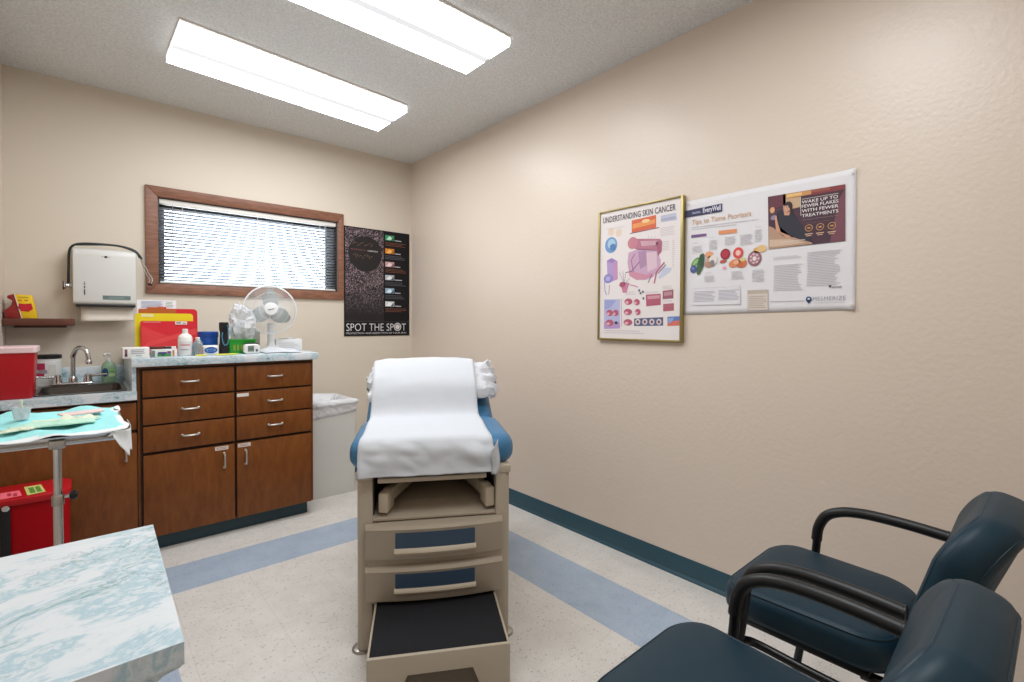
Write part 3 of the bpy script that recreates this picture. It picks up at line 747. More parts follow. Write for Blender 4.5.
# ------------------------------------------------------------------ instrument stand
t = thing('instrument_stand', 'chrome instrument tray stand on a single pole in front of the red bin', 'tray stand', (-2.085, -1.84, 0))
tx0, tx1, ty0, ty1, tz = -2.245, -1.945, -1.900, -1.415, .848
b = MB()
R = lambda e, z: [Vector((x, y, z)) for x, y in rrect((tx1-tx0)/2-e, (ty1-ty0)/2-e, .03, 6, (tx0+tx1)/2, (ty0+ty1)/2)]
b.rings([R(.0, tz), R(0, tz+.003), R(.012, tz+.003), R(.020, tz-.012), R(.03, tz-.014)], 'chrome', False, True)
o = b.build('tray', t); solid(o, .0015)
MB().box(-2.099, -2.067, -1.900, -1.868, .822, .843, 'brushed', .003).build('bracket', t)
MB().tube([(-2.24, -1.884, .831), (-1.95, -1.884, .831)], .005, 'chrome', 8).build('tray_support', t)
MB().tube([(-2.083, -1.884, .68), (-2.083, -1.884, .82)], .0085, 'chrome', 18).build('pole', t)
MB().tube([(-2.083, -1.884, .05), (-2.083, -1.884, .69)], .0098, 'chrome', 18).build('pole_sleeve', t)
k = MB().lathe([(.0128, 0), (.0128, .022), (.011, .026)], (-2.083, -1.884, .676), 'brushed', 18).build('collar', t)
b = MB(); b.tube([(-2.072, -1.884, .695), (-2.055, -1.884, .695)], .004, 'chrome', 8)
b.lathe([(.006, 0), (.012, .004), (.0125, .012), (.008, .017)], (0, 0, 0), 'black_plastic', 9, Matrix.Translation((-2.062, -1.884, .695)) @ Matrix.Rotation(pi/2, 4, 'Y')); b.build('clamp_knob', t)
b = MB(); b.tube([(-2.085, -1.884, .06), (-2.085, -1.60, .045), (-2.20, -1.45, .04)], .011, 'chrome', 10, 6); b.tube([(-2.085, -1.60, .045), (-1.97, -1.45, .04)], .011, 'chrome', 10); b.build('base_frame', t)
for x, y in ((-2.20, -1.45), (-1.97, -1.45), (-2.085, -1.884)):
    MB().lathe([(.008, .0), (.018, .006), (.018, .028), (.008, .034)], (0, 0, 0), 'black_rubber', 14, Matrix.Translation((x-.017, y, .02)) @ Matrix.Rotation(pi/2, 4, 'Y') @ Matrix.Translation((0, 0, 0))).build('caster', t)

def drape(u, v):
    x = -2.262+u*.316; y = -1.925+v*.56; z = .8575
    x += .005*sin(v*9)*u+warp_noise((u*3, v*3, 0), .008, 2); y += .016*sin(u*8+.6)*(1 if v > .5 else .4)+warp_noise((u*4, v*4, 5), .016, 1.5)
    z += .0035*sin(u*14+v*5)+warp_noise((u*3, v*3, 9), .010, 2)
    if v > .88: z -= (v-.88)*.12
    return Vector((x, y, z))
b = MB(); b.grid(drape, 26, 30, 'drape_cloth')
i_ = b.mi('drape_white')
for f_ in b.bm.faces:
    c = f_.calc_center_median()
    if c.x > -1.958+.004*sin(c.y*30) or c.y < -1.897+.010*sin(c.x*40) or c.y > -1.410+.012*sin(c.x*26): f_.material_index = i_
# corner hanging over the right edge
HP = catmull([(-1.972, -1.926, .856), (-1.950, -1.926, .857), (-1.937, -1.908, .857), (-1.934, -1.85, .857), (-1.936, -1.76, .858)], 6)
def hang(u, v):
    i = u*(len(HP)-1); k = min(int(i), len(HP)-2); p = HP[k].lerp(HP[k+1], i-k)
    ln = (.012+.054*min(1, u*3.0)+.006*sin(u*19))*(1-.92*max(0, u-.66)/.34)
    return p+Vector((.004*sin(u*21)*v-.002*v, -.003*v+.004*sin(v*4), -v*ln))
b.grid(hang, 18, 12, 'drape_white')
o = b.build('surgical_drape', loc=(-2.1, -1.66, .857), smooth=60); solid(o, .0008)
tag(o, 'pale turquoise drape with white edges covering the instrument tray', 'drape')
def crumple(x0, y0, lx, ly, h, sd):
    def f(u, v):
        k = sin(pi*min(1, max(0, v)))**.5*sin(pi*u)**.4
        return Vector((x0+u*lx+.012*v+warp_noise((u*4, v*2, sd), .010, 1.5), y0+v*ly+.02*u+warp_noise((u*4, v*2, sd+4), .010, 1.5), .864+h*k*(.5+abs(warp_noise((u*6, v*3, sd), 1.6, 1)))))
    return f
b = MB(); b.grid(crumple(-2.19, -1.80, .18, .06, .009, 1), 22, 9, 'item_green'); b.grid(crumple(-2.16, -1.76, .15, .05, .012, 2), 20, 8, 'item_yellow'); b.grid(crumple(-2.20, -1.83, .07, .035, .006, 3), 14, 8, 'item_yellow')
o = b.build('gauze_pad', loc=(-2.1, -1.78, .862), smooth=50); solid(o, .002); tag(o, 'crumpled pale green and yellow gauze lying on the drape', 'gauze')
o = MB().prism([(-2.09, -1.66, .874), (-2.075, -1.70, .872), (-1.985, -1.645, .870), (-1.99, -1.60, .870)], (0, 0, .005), 'item_pink', .001).build('packet', loc=(-2.04, -1.65, .87)); tag(o, 'pinkish white paper packet lying on the drape', 'packet')
t = thing('specimen_cup', 'small clear cup standing on the drape', 'cup', (-2.165, -1.62, .866))
b = MB(); b.lathe([(.016, 0), (.021, .034), (.0215, .035), (.019, .034), (.0145, .003)], (-2.165, -1.62, .866), 'clear_bag', 20); b.build('cup_body', t)
b = MB()
b.lathe([(.003, 0), (.003, .05)], (0, 0, 0), 'item_yellow', 8, Matrix.Translation((-2.165, -1.615, .872)) @ Matrix.Rotation(.2, 4, 'X'))
tag(b.build('swab', loc=(-2.165, -1.615, .872)), 'short pale stick standing in the small clear cup', 'swab')

# ================================================================== SINK SIDE
t = thing('sharps_container', 'red sharps container with a pinkish white lid on the lower countertop', 'container', (-2.265, -.50, .809))
b = MB(); R = lambda e, z: [Vector((x, y, z)) for x, y in rrect(.060+e, .105+e, .015, 5, -2.252, -.520)]
b.rings([R(-.010, .809), R(-.008, .813), R(.0, 1.010)], 'red_plastic'); b.build('container_body', t)
b = MB(); b.rings([R(.003, 1.006), R(.008, 1.008), R(.008, 1.028), R(.002, 1.032)], 'pink_lid'); b.build('lid', t)
t = thing('wipes_tub', 'white tub with a black lid and magenta print beside the faucet', 'tub', (-2.165, -.11, .809))
b = MB(); c = (-2.172, -.088, .809); b.lathe([(.048, 0), (.050, .005), (.052, .142)], c, 'white_plastic', 32); b.build('tub_body', t)
b = MB(); b.lathe([(.054, .140), (.055, .143), (.054, .158), (.048, .160)], c, 'black_plastic', 32); b.build('lid', t)
def wrap(name, parent, c, r, a0, a1, z0, z1, m, par=None):
    """curved label patch on a cylinder"""
    b = MB(); b.grid(lambda u, v: Vector((c[0]+r*cos(a0+(a1-a0)*u), c[1]+r*sin(a0+(a1-a0)*u), c[2]+z0+(z1-z0)*v)), 10, 1, m)
    return b.build(name, parent)
wrap('label', t, c, .0524, -2.5, -1.75, .085, .118, 'magenta'); wrap('label', t, c, .0524, -2.5, -1.8, .045, .07, 'magenta'); wrap('label', t, c, .0526, -2.35, -1.6, .066, .084, '9a8f96'); wrap('label', t, c, .0524, -1.5, -.95, .03, .11, 'cfccc6')

t = thing('soap_bottle', 'clear green soap pump bottle at the corner of the lower countertop', 'bottle', (-1.93, -.12, .8086))
b = MB(); R = lambda hx, hy, z: [Vector((x, y, z)) for x, y in rrect(hx, hy, hy*.9, 6, -1.93, -.115)]
b.rings([R(.029, .020, .809), R(.032, .022, .815), R(.032, .022, .895), R(.024, .018, .915), R(.012, .0115, .925)], 'soap_green'); b.build('bottle_body', t)
f = Flat((-1.93, -.1375, .83), (1, 0, 0), (0, 0, 1)); f.ell(-.016, .036, .013, .024, 'label_blue', 1); f.rect(-.002, .035, .028, .052, '8fc27c', 1); f.rect(0, .04, .022, .043, 'green_print', 2); f.rect(0, .012, .026, .03, 'b9d6a4', 1)
f.build('label', t, smooth=0)
b = MB(); c = (-1.93, -.115, .925); b.lathe([(.013, 0), (.013, .012), (.005, .014), (.005, .034), (.010, .036), (.010, .044), (.004, .046)], c, 'white_plastic', 18); b.tube([(-1.93, -.115, .966), (-1.945, -.135, .966), (-1.95, -.145, .958)], .005, 'white_plastic', 8); b.build('pump', t)

# shelf and what is on it
t = thing('wall_shelf', 'small dark brown wall shelf with a rounded end above the sink', 'shelf', (-2.19, -.09, 1.12))
sh = [(XL+.001, -.003), (XL+.001, -.17)]+[(-2.115+.05*sin(a), -.12-.05*cos(a)) for a in [pi/2*k/8 for k in range(9)]]+[(-2.065, -.003)]
MB().prism([(x, y, 1.120) for x, y in sh], (0, 0, .036), 'shelf_wood', .004).build('board', t)
MB().box(-2.30, -2.10, -.02, -.0005, 1.108, 1.1198, 'shelf_wood', .002).build('wall_cleat', t)
t = thing('biohazard_dispenser', 'red and yellow cardboard dispenser with a notched side on the wall shelf', 'box', (-2.25, -.12, 1.1565))
zb = 1.1567
pr = [(-2.318, zb), (-2.323, zb+.040), (-2.314, zb+.046), (-2.298, zb+.064), (-2.294, zb+.088), (-2.312, zb+.098), (-2.311, zb+.110), (-2.290, zb+.120), (-2.232, zb)]
MB().prism([(x, -.145, z) for x, z in pr], (0, .09, 0), 'red_dark', .0015).build('box_body', t)
q = [(-2.287, zb+.118), (-2.226, zb+.116), (-2.206, zb), (-2.262, zb)]
MB().prism([(x, -.1475, z) for x, z in q], (0, .092, 0), 'yellow', .001).build('yellow_panel', t)
f = Flat((-2.287, -.1480, zb), (1, 0, 0), (0, 0, 1)); hx = [(.013, .052), (.016, .074), (.036, .071), (.060, .074), (.066, .046), (.050, .032), (.022, .036)]; f.poly(hx, 'hex_red', 1); f.rect(.014, .086, .026, .092, 'c2781f', 1); f.rect(.036, .086, .048, .092, 'c2781f', 1); f.line(.001, .118, .026, 0, .0035, 'e6dcc8', 1); f.rect(.012, .102, .050, .106, 'a7a23a', 1)
f.build('printed_mark', t, smooth=0)

# paper towel dispenser
t = thing('towel_dispenser', 'white wall-mounted paper towel dispenser beside the window', 'dispenser', (-1.94, -.06, 1.23))
b = MB(); pf = [(-.002, 1.232), (-.088, 1.232), (-.100, 1.245), (-.100, 1.505), (-.092, 1.528), (-.07, 1.538), (-.002, 1.540)]
b.prism([(-2.073, y, z) for y, z in pf], (.268, 0, 0), 'offwhite', .008); b.build('cover', t)
MB().box(-2.062, -1.808, -.095, -.003, 1.222, 1.2335, 'dark_metal', .002).build('base_lip', t)
f = Flat((-2.066, -.1008, 1.232), (1, 0, 0), (0, 0, 1))
f.rect(.115, .030, .235, .052, '6f817f', 1); f.lines(.14, .034, .215, .048, 2, '9aa9a5', .4, 2)
f.build('sight_slot', t, smooth=0); f = Flat((-2.066, -.1008, 1.232), (1, 0, 0), (0, 0, 1))
for z_, h_ in ((.052, .030), (.088, .012), (.106, .008), (.118, .004)): f.rect(.038, z_, .043, z_+h_, '4a4a4c', 1)
f.build('printed_logo', t, smooth=0); f = Flat((-2.066, -.1008, 1.232), (1, 0, 0), (0, 0, 1)); f.ell(.130, .262, .007, .006, '35373c', 1); f.ell(.116, .263, .003, .002, '77797c', 1); f.ell(.144, .262, .003, .002, '77797c', 1)
f.build('key_lock', t, smooth=0)
b = MB(); b.grid(lambda u, v: Vector((-2.042+u*.226, -.055-.020*v*v-.004*sin(u*3), 1.228-v*.085+.004*u)), 8, 6, 'towel_paper'); o = b.build('paper_towel', loc=(-1.93, -.055, 1.16)); solid(o, .0012)
tag(o, 'folded paper towel hanging out below the white dispenser', 'paper towel')
# stethoscope hung over the dispenser
t = thing('stethoscope', 'black stethoscope draped over the paper towel dispenser', 'stethoscope', (-1.93, -.06, 1.545))
path = [(-2.090, -.070, 1.345), (-2.088, -.072, 1.43), (-2.084, -.074, 1.515), (-2.066, -.076, 1.548), (-2.02, -.072, 1.562), (-1.93, -.065, 1.566), (-1.86, -.062, 1.562), (-1.805, -.066, 1.542), (-1.785, -.07, 1.505)]
MB().tube(path, .0058, 'tube_black', 10, 6).build('tubing', t)
MB().tube([(-2.066, -.086, 1.549), (-1.93, -.078, 1.563), (-1.86, -.076, 1.558), (-1.80, -.078, 1.532), (-1.776, -.08, 1.498)], .005, 'tube_black', 10, 6).build('tubing', t)
MB().tube([(-1.785, -.07, 1.505), (-1.760, -.07, 1.43), (-1.742, -.068, 1.385), (-1.744, -.066, 1.365)], .003, 'chrome', 8, 4).build('ear_tube', t)
MB().tube([(-1.776, -.08, 1.498), (-1.750, -.082, 1.43), (-1.730, -.082, 1.385), (-1.735, -.08, 1.362)], .003, 'chrome', 8, 4).build('ear_tube', t)
for x, y, z in ((-1.744, -.066, 1.362), (-1.735, -.08, 1.359)): MB().lathe([(.003, 0), (.006, .004), (.005, .010), (.002, .013)], (x, y, z-.010), 'black_rubber', 12).build('ear_tip', t)
b = MB(); b.lathe([(.019, 0), (.021, .003), (.021, .009), (.012, .013), (.009, .024), (.014, .028), (.014, .033)], (0, 0, 0), 'chrome', 22, Matrix.Translation((-2.110, -.070, 1.332)) @ Matrix.Rotation(pi/2, 4, 'Y')); b.build('chest_piece', t)
b = MB(); b.lathe([(.0225, 0), (.0225, .004)], (0, 0, 0), 'black_rubber', 22, Matrix.Translation((-2.112, -.070, 1.332)) @ Matrix.Rotation(pi/2, 4, 'Y')); b.build('rim', t)

# ================================================================== ON THE HIGHER COUNTER
Z = .9655
def leaf(name, label, cat, x0, x1, y, z1, m, tilt=.03, tab=None, th=.002, grp=None, r=.006):
    """standing folder or sheet with rounded corners and an optional tab"""
    loc = ((x0+x1)/2, y, Z+.0065); h = z1-Z-.0065
    P = [(x, 0, z) for x, z in rrect((x1-x0)/2, h/2, r, 4, 0, h/2)]
    if tab: a, b_ = tab; i = [k for k, p in enumerate(P) if p[2] > h-.001]; 
    b = MB(); b.prism(P, (0, th, 0), m)
    if tab: b.box(tab[0], tab[1], 0, th, h-.002, h+.010, m, .0008)
    o = b.build(name, loc=None); o.location = loc; o.rotation_euler = (-tilt, 0, 0); return tag(o, label, cat, grp) if label else o
o = leaf('paper_sheet', 'white printed sheet standing behind the file folders', 'paper', -1.812, -1.634, -.235, 1.262, 'f0eff0', .02, r=.001)
f = Flat((0, -.0004, 0), (1, 0, 0), (0, 0, 1)); f.lines(-.07, .245, .03, .285, 6, '9aa6c4', .45, 1); f.lines(.04, .25, .075, .285, 4, 'a9c0b0', .45, 1); f.build('print', o, world=False, smooth=0)
leaf('file_folder', 'dark red plastic folder, rearmost of the standing folders', 'folder', -1.790, -1.535, -.255, 1.215, 'folder_red', .03, (-.06, -.02), grp='file folders on the counter', r=.02)
leaf('file_folder', 'beige-tabbed red folder just behind the yellow folder', 'folder', -1.808, -1.640, -.275, 1.212, 'b8602c', .03, (-.045, .03), grp='file folders on the counter')
o = leaf('file_folder', 'bright yellow file folder standing behind the front red one', 'folder', -1.825, -1.562, -.295, 1.188, 'folder_yellow', .03, None, grp='file folders on the counter', r=.016)
f = Flat((0, -.0006, 0), (1, 0, 0), (0, 0, 1)); f.rect(-.105, .196, -.05, .212, 'e5dfa0', 1); f.build('tab_label', o, world=False, smooth=0)
o = leaf('file_folder', 'bright red plastic envelope folder, foremost of the standing folders', 'folder', -1.803, -1.546, -.320, 1.146, 'folder_red', .04, None, .010, grp='file folders on the counter', r=.008)
f = Flat((0, -.0008, 0), (1, 0, 0), (0, 0, 1)); f.poly([(-.125, .02), (.125, .02), (.125, .105), (.02, .075), (-.125, .150)], 'folder_red_clear', 1); f.poly([(-.125, .025), (.02, .075), (.125, .10), (.125, .135), (.0, .092), (-.10, .06)], 'e2484a', 2); f.rect(-.118, .166, -.04, .170, 'ee8f90', 1)
f.rect(.025, .155, .08, .172, 'efe3dc', 2); f.rect(.03, .16, .052, .169, '8f8a88', 3); f.rect(.058, .158, .075, .166, 'a49c9a', 3); f.build('envelope_flap', o, world=False, smooth=0)
# organiser holding them
t = thing('file_holder', 'dark wire file holder behind the cardboard boxes', 'file holder', (-1.69, -.28, Z))
MB().box(-1.80, -1.55, -.345, -.22, Z, Z+.006, 'dark_metal', .002).build('base', t)
for y in (-.338, -.228): MB().tube([(-1.80, y, Z+.006), (-1.80, y, Z+.04), (-1.55, y, Z+.04), (-1.55, y, Z+.006)], .003, 'dark_metal', 8).build('rail', t)

o = MB().box(-.052, .052, -.03, .03, 0, .052, 'e9e7e4', .0015)
f = o.build('medicine_box'); f.location = (-1.842, -.575, Z); f.rotation_euler = (0, 0, .05); tag(f, 'small white box with tiny print at the left end of the counter', 'box')
g = Flat((-.052, -.0305, 0), (1, 0, 0), (0, 0, 1)); g.lines(.032, .020, .092, .044, 3, '8a8f9c', .35, 1); g.rect(.008, .008, .018, .044, '8c5f66', 1); g.rect(.009, .012, .017, .022, '35304a', 2); g.lines(.05, .008, .075, .016, 1, '9fb7b7', .5, 1); g.build('print', f, world=False, smooth=0)
b = MB().box(-.052, .052, -.035, .035, 0, .040, 'dfe0df', .0015); f = b.build('bandage_box'); f.location = (-1.727, -.565, Z); tag(f, 'open bandage box with green and purple print beside the small white box', 'box')
g = Flat((-.052, -.0355, 0), (1, 0, 0), (0, 0, 1)); g.rect(.0, .002, .012, .034, '6d8577', 1); g.rect(.022, .004, .078, .017, 'green_print', 1); g.rect(.024, .017, .060, .026, '4b3a78', 1); g.rect(.062, .018, .078, .030, '7a4f8e', 1); g.rect(.084, .004, .092, .034, 'c9863c', 1); g.ell(.044, .011, .008, .005, '2d5f3c', 2); g.build('print', f, world=False, smooth=0)
for i, (x, y, c_, lbl) in enumerate(((-.03, -.012, '5a2c1c', 'dark brown strip of packets sticking up from the bandage box'), (.006, .0, '2c2a2c', 'black packet lying across the bandage box'), (.028, .01, 'e6dcd8', 'white packet lying on the right of the bandage box'))):
    b = MB().box(-.024, .024, -.016, .016, 0, .010, c_, .002); f = b.build('packet'); f.location = (-1.727+x, -.565+y, Z+.0405+.0*i); f.rotation_euler = (0, 0, .3-.2*i); tag(f, lbl, 'packet')
# bottles
t = thing('squeeze_bottle', 'white plastic bottle with a flip cap in front of the red folder', 'bottle', (-1.632, -.53, Z))
b = MB(); c = (-1.632, -.53, Z); b.lathe([(.030, 0), (.0325, .004), (.0325, .092), (.027, .106), (.013, .116)], c, 'white_plastic', 28); b.build('bottle_body', t)
b = MB(); b.lathe([(.013, .116), (.013, .138), (.011, .140)], c, 'white_plastic', 20); b.build('cap', t)
wrap('label', t, c, .0328, -2.7, -.7, .012, .075, 'd9d5d4'); wrap('label', t, c, .0331, -2.4, -1.0, .054, .060, 'c9737c'); wrap('label', t, c, .0331, -2.4, -1.2, .03, .036, '9aa0a8')
t = thing('clear_bottle', 'translucent bottle just right of the white flip-cap bottle', 'bottle', (-1.580, -.545, Z))
b = MB(); c = (-1.578, -.545, Z); b.lathe([(.022, 0), (.024, .004), (.023, .06), (.014, .078), (.009, .084)], c, 'soap_clear', 22); b.build('bottle_body', t)
b = MB(); b.lathe([(.010, .084), (.010, .094), (.008, .096)], c, 'offwhite', 16); b.build('cap', t)
# tubs
t = thing('blue_tub', 'round blue plastic tub behind the small oval tub', 'tub', (-1.52, -.42, Z))
b = MB(); c = (-1.512, -.43, Z); b.lathe([(.044, 0), (.046, .004), (.047, .095)], c, 'tub_blue', 32); b.build('tub_body', t)
b = MB(); b.lathe([(.0495, .092), (.050, .096), (.050, .120), (.046, .124)], c, 'tub_blue_dark', 32); b.build('lid', t)
t = thing('jelly_jar', 'small white jar with a blue oval label in front of the round blue tub', 'jar', (-1.522, -.54, Z))
b = MB(); R = lambda e, z: [Vector((x, y, Z+z)) for x, y in rrect(.036+e, .022+e, .018, 6, -1.522, -.545)]
b.rings([R(-.003, 0), R(0, .004), R(.002, .045), R(-.002, .052)], 'white_plastic'); b.build('jar_body', t)
f = Flat((-1.522, -.5685, Z), (1, 0, 0), (0, 0, 1)); f.ell(0, .027, .030, .017, '2456a0', 1); f.rect(-.020, .021, .020, .033, 'a9c3e0', 2); f.rect(-.017, .023, .017, .031, '2a5cae', 3); f.build('label', t, smooth=0)
# flashlight-like black cylinder with a blue strap
t = thing('flashlight', 'upright black flashlight with a blue wrist strap beside the round blue tub', 'flashlight', (-1.452, -.52, Z))
b = MB(); c = (-1.452, -.52, Z); b.lathe([(.024, 0), (.0245, .002), (.0245, .05), (.0215, .06), (.0195, .12), (.023, .135), (.0235, .172), (.020, .176)], c, 'black_plastic', 26); b.build('body', t)
b = MB(); b.lathe([(.0243, .148), (.0243, .156)], c, 'dark_metal', 26); b.build('ring', t)
MB().tube([(-1.438, -.540, Z+.16), (-1.434, -.546, Z+.11), (-1.440, -.548, Z+.06), (-1.456, -.549, Z+.052), (-1.466, -.546, Z+.09), (-1.462, -.542, Z+.12)], .0022, 'strap_blue', 8, 5).build('strap', t)
# basket
t = thing('basket', 'bright green plastic basket holding a clear plastic bag', 'basket', (-1.355, -.46, Z))
b = MB(); R = lambda e, z: [Vector((x, y, Z+z)) for x, y in rrect(.070+e, .050+e, .014, 5, -1.362, -.465)]
b.rings([R(-.006, 0), R(.003, .072), R(.008, .074), R(.008, .080), R(0, .080), R(-.009, .006)], 'basket_green'); b.build('basket_body', t)
f = Flat((-1.362, -.5205, Z), (1, 0, 0), (0, 0, 1))
for i in range(5): f.rect(-.045+i*.018, .018, -.034+i*.018, .05, 'basket_inner', 1)
f.build('openings', t, smooth=0)
def blob(c, r, seed, amp, n=26, k=14):
    b = MB()
    def f(u, v):
        a = 2*pi*u; e = pi*v; d = Vector((sin(e)*cos(a), sin(e)*sin(a), cos(e))); w = 1+warp_noise(d+Vector((seed, 0, 0)), amp, 2.2)+warp_noise(d+Vector((0, seed, 0)), amp*.5, 6)
        return Vector((c[0]+d.x*r[0]*w, c[1]+d.y*r[1]*w, c[2]+d.z*r[2]*w))
    b.grid(f, n, k, 'clear_bag'); bmesh.ops.remove_doubles(b.bm, verts=b.bm.verts, dist=.0008); return b
o = blob((-1.355, -.455, Z+.17), (.062, .045, .10), 3, .5).build('plastic_bag', loc=(-1.355, -.455, Z+.09), smooth=25); tag(o, 'crumpled clear plastic bag of small items standing in the green basket', 'bag')
for i in range(6):
    b = MB(); b.lathe([(.010, 0), (.011, .03), (.006, .04)], (0, 0, 0), 'c3cad4', 12)
    o = b.build('vial'); o.location = (-1.395+.018*(i % 4), -.47+.02*(i//4), Z+.10+.035*(i % 3)); o.rotation_euler = (.5*i, .9-.4*i, i); tag(o, 'small grey vial inside the clear plastic bag', 'vial', 'vials in the clear bag')
# blood pressure monitor
t = thing('blood_pressure_monitor', 'white digital blood pressure monitor in front of the green basket', 'monitor', (-1.32, -.565, Z))
b = MB(); R = lambda e, y: [Vector((x, y, z)) for x, z in rrect(.040+e, .0265+e, .018, 6, -1.328, Z+.028)]
b.rings([R(-.004, -.592), R(0, -.588), R(0, -.556), R(-.004, -.552)], 'white_plastic'); b.build('case', t)
b = MB(); R = lambda e, y: [Vector((x, y, z)) for x, z in rrect(.040+e, .030+e, .020, 6, -1.322, Z+.031)]
b.rings([R(0, -.551), R(0, -.53)], 'black_plastic'); b.build('cuff', t)
f = Flat((-1.328, -.5925, Z+.028), (1, 0, 0), (0, 0, 1)); f.rect(-.022, -.014, .008, .017, '5d6462', 1); f.rect(-.019, -.011, .005, .014, 'lcd', 2); f.ell(.023, -.008, .006, .008, '5c6a70', 1)
for i in range(3): f.rect(-.015+.007*i, -.006, -.0115+.007*i, .008, '3b423c', 3)
f.build('display', t, smooth=0)
# thin yellow markers
for x0, x1, y, lbl in ((-1.600, -1.548, -.628, 'yellow pen lying at the counter edge below the bottles'), (-1.512, -1.405, -.622, 'longer yellow pen lying at the counter edge below the flashlight')):
    t = thing('pen', lbl, 'pen', ((x0+x1)/2, y, Z)); MB().tube([(x0, y, Z+.0045), (x1-.02, y+.004, Z+.0045)], .0042, 'yellow_strip', 10).build('barrel', t); MB().tube([(x1-.02, y+.004, Z+.0045), (x1, y+.005, Z+.0045)], [.0044, .003], 'yellow_strip', 10).build('cap', t)
# fan
t = thing('desk_fan', 'white round desk fan with grey blades on the counter', 'fan', (-1.185, -.42, Z))
b = MB(); b.lathe([(.082, 0), (.086, .004), (.080, .014), (.045, .024), (.026, .034)], (-1.175, -.40, Z), 'fan_white', 40); b.build('base', t)
b = MB(); b.lathe([(.026, .03), (.020, .06), (.019, .13), (.021, .17)], (-1.175, -.38, Z), 'fan_white', 24); b.build('stand', t)
FC = Vector((-1.192, -.43, 1.216)); fd = Vector((-.16, -.98, .06)).normalized()
fx = fd.cross(Vector((0, 0, 1))).normalized(); fz = fx.cross(fd).normalized()
FM = Matrix.Translation(FC) @ Matrix((fx, fz, -fd)).transposed().to_4x4() @ Matrix.Rotation(pi, 4, 'X')     # local +z = air direction
b = MB(); b.lathe([(.03, -.13), (.045, -.12), (.05, -.07), (.048, -.045), (.02, -.035)], None, 'fan_white', 28, FM); b.build('motor_housing', t)
RF = .142
def cage(zs, name):
    c_ = t
    b = MB()
    N = 72
    for i in range(N):
        a = 2*pi*i/N; P = [(.034, zs*1.0), (.08, zs*.98), (.12, zs*.70), (RF-.004, zs*.25), (RF, 0)]
        b.tube([FM @ Vector((r*cos(a+.12*(1-r/RF)), r*sin(a+.12*(1-r/RF)), z)) for r, z in P], .00085, 'fan_white', 4, cap=False)
    for r, z in ((.06, zs*.99), (.10, zs*.86)):
        b.tube([FM @ Vector((r*cos(2*pi*i/48), r*sin(2*pi*i/48), z)) for i in range(49)], .0010, 'fan_white', 5, cap=False)
    return b.build(name, t)
cage(.045, 'front_grille'); cage(-.045, 'rear_grille')
b = MB(); b.tube([FM @ Vector((RF*cos(2*pi*i/64), RF*sin(2*pi*i/64), 0)) for i in range(65)], .0048, 'fan_white', 8, cap=False); b.build('outer_ring', t)
b = MB(); b.lathe([(.034, .040), (.038, .047), (.033, .054), (.0, .057)], None, 'fan_white', 36, FM, cap=False); hc = b.build('centre_cap', t)
b = MB(); b.prism([FM @ Vector(p) for p in ((-.018, -.005, .0568), (.016, .003, .0568), (.018, .007, .0568), (-.016, -.001, .0568))], fd*.0006, 'dark_metal'); b.build('badge', hc)
b = MB(); b.lathe([(.026, -.03), (.028, .02), (.02, .026)], None, 'fan_blade', 24, FM); b.build('hub', t)
for k in range(3):
    a0 = radians((264, 24, 144)[k]); 
    def bl(u, v):
        r = .024+u*.098; w_ = (.35+.95*sin(pi*min(1, u*.82+.08)))*.62
        a = a0+(v-.5)*2*w_*(.062/max(r, .045))*1.05+.1*u
        rr = r-.012*(abs(v-.5)*2)**3*u; z = .014*(v-.5)*2*(.6+u*.6)
        return FM @ Vector((rr*cos(a), rr*sin(a), z))
    b = MB(); b.grid(bl, 12, 12, 'fan_blade'); o = b.build('blade', t, smooth=60); solid(o, .0015)
MB().tube([(-1.15, -.335, Z+.02), (-1.12, -.28, Z+.006), (-1.08, -.15, Z+.005), (-1.06, -.03, Z+.005)], .003, 'offwhite', 8, 5).build('power_cord', t)
# right end of the counter
t = thing('grey_canister', 'pale grey canister behind the fan stand', 'canister', (-1.245, -.22, Z))
b = MB(); b.lathe([(.036, 0), (.037, .002), (.037, .115)], (-1.235, -.22, Z), 'c2bfba', 28); b.build('canister_body', t)
b = MB(); b.lathe([(.038, .115), (.038, .125), (.034, .127)], (-1.235, -.22, Z), 'fan_white', 28); b.build('lid', t)
t = thing('tissue_box', 'white tissue box at the right end of the counter', 'tissue box', (-1.06, -.32, Z))
b = MB(); b.box(-.075, .075, -.055, .055, 0, .072, 'e3e2e2', .003); o = b.build('carton', t, world=False, smooth=30)
f = Flat((0, -.0556, 0), (1, 0, 0), (0, 0, 1)); f.lines(-.06, .015, .05, .055, 3, 'cfd0d4', .4, 1); f.build('print', t, world=False, smooth=0)
b = MB(); b.grid(lambda u, v: Vector((-.05+u*.1, -.012+v*.024, .0725+.006*sin(u*9+v*4)*sin(pi*v)+.004*sin(pi*u))), 12, 4, 'paper_white'); b.build('tissue', t, world=False)
t.location = (-1.068, -.34, Z); t.rotation_euler = (0, 0, -.12)
b = MB(); b.grid(lambda u, v: Vector((-1.262+u*.20, -.60+v*.14+.02*sin(u*6), Z+.004+.018*sin(pi*u)*sin(pi*v)*(1+.6*sin(u*13+v*7)))), 22, 14, 'paper_white')
o = b.build('paper_towel', loc=(-1.16, -.53, Z), smooth=50); solid(o, .001); tag(o, 'crumpled white paper towel lying in front of the fan base', 'paper towel')

# ================================================================== POSTERS
def S(x, y, ox, oy, k): return ox+x/k, oy+y/k
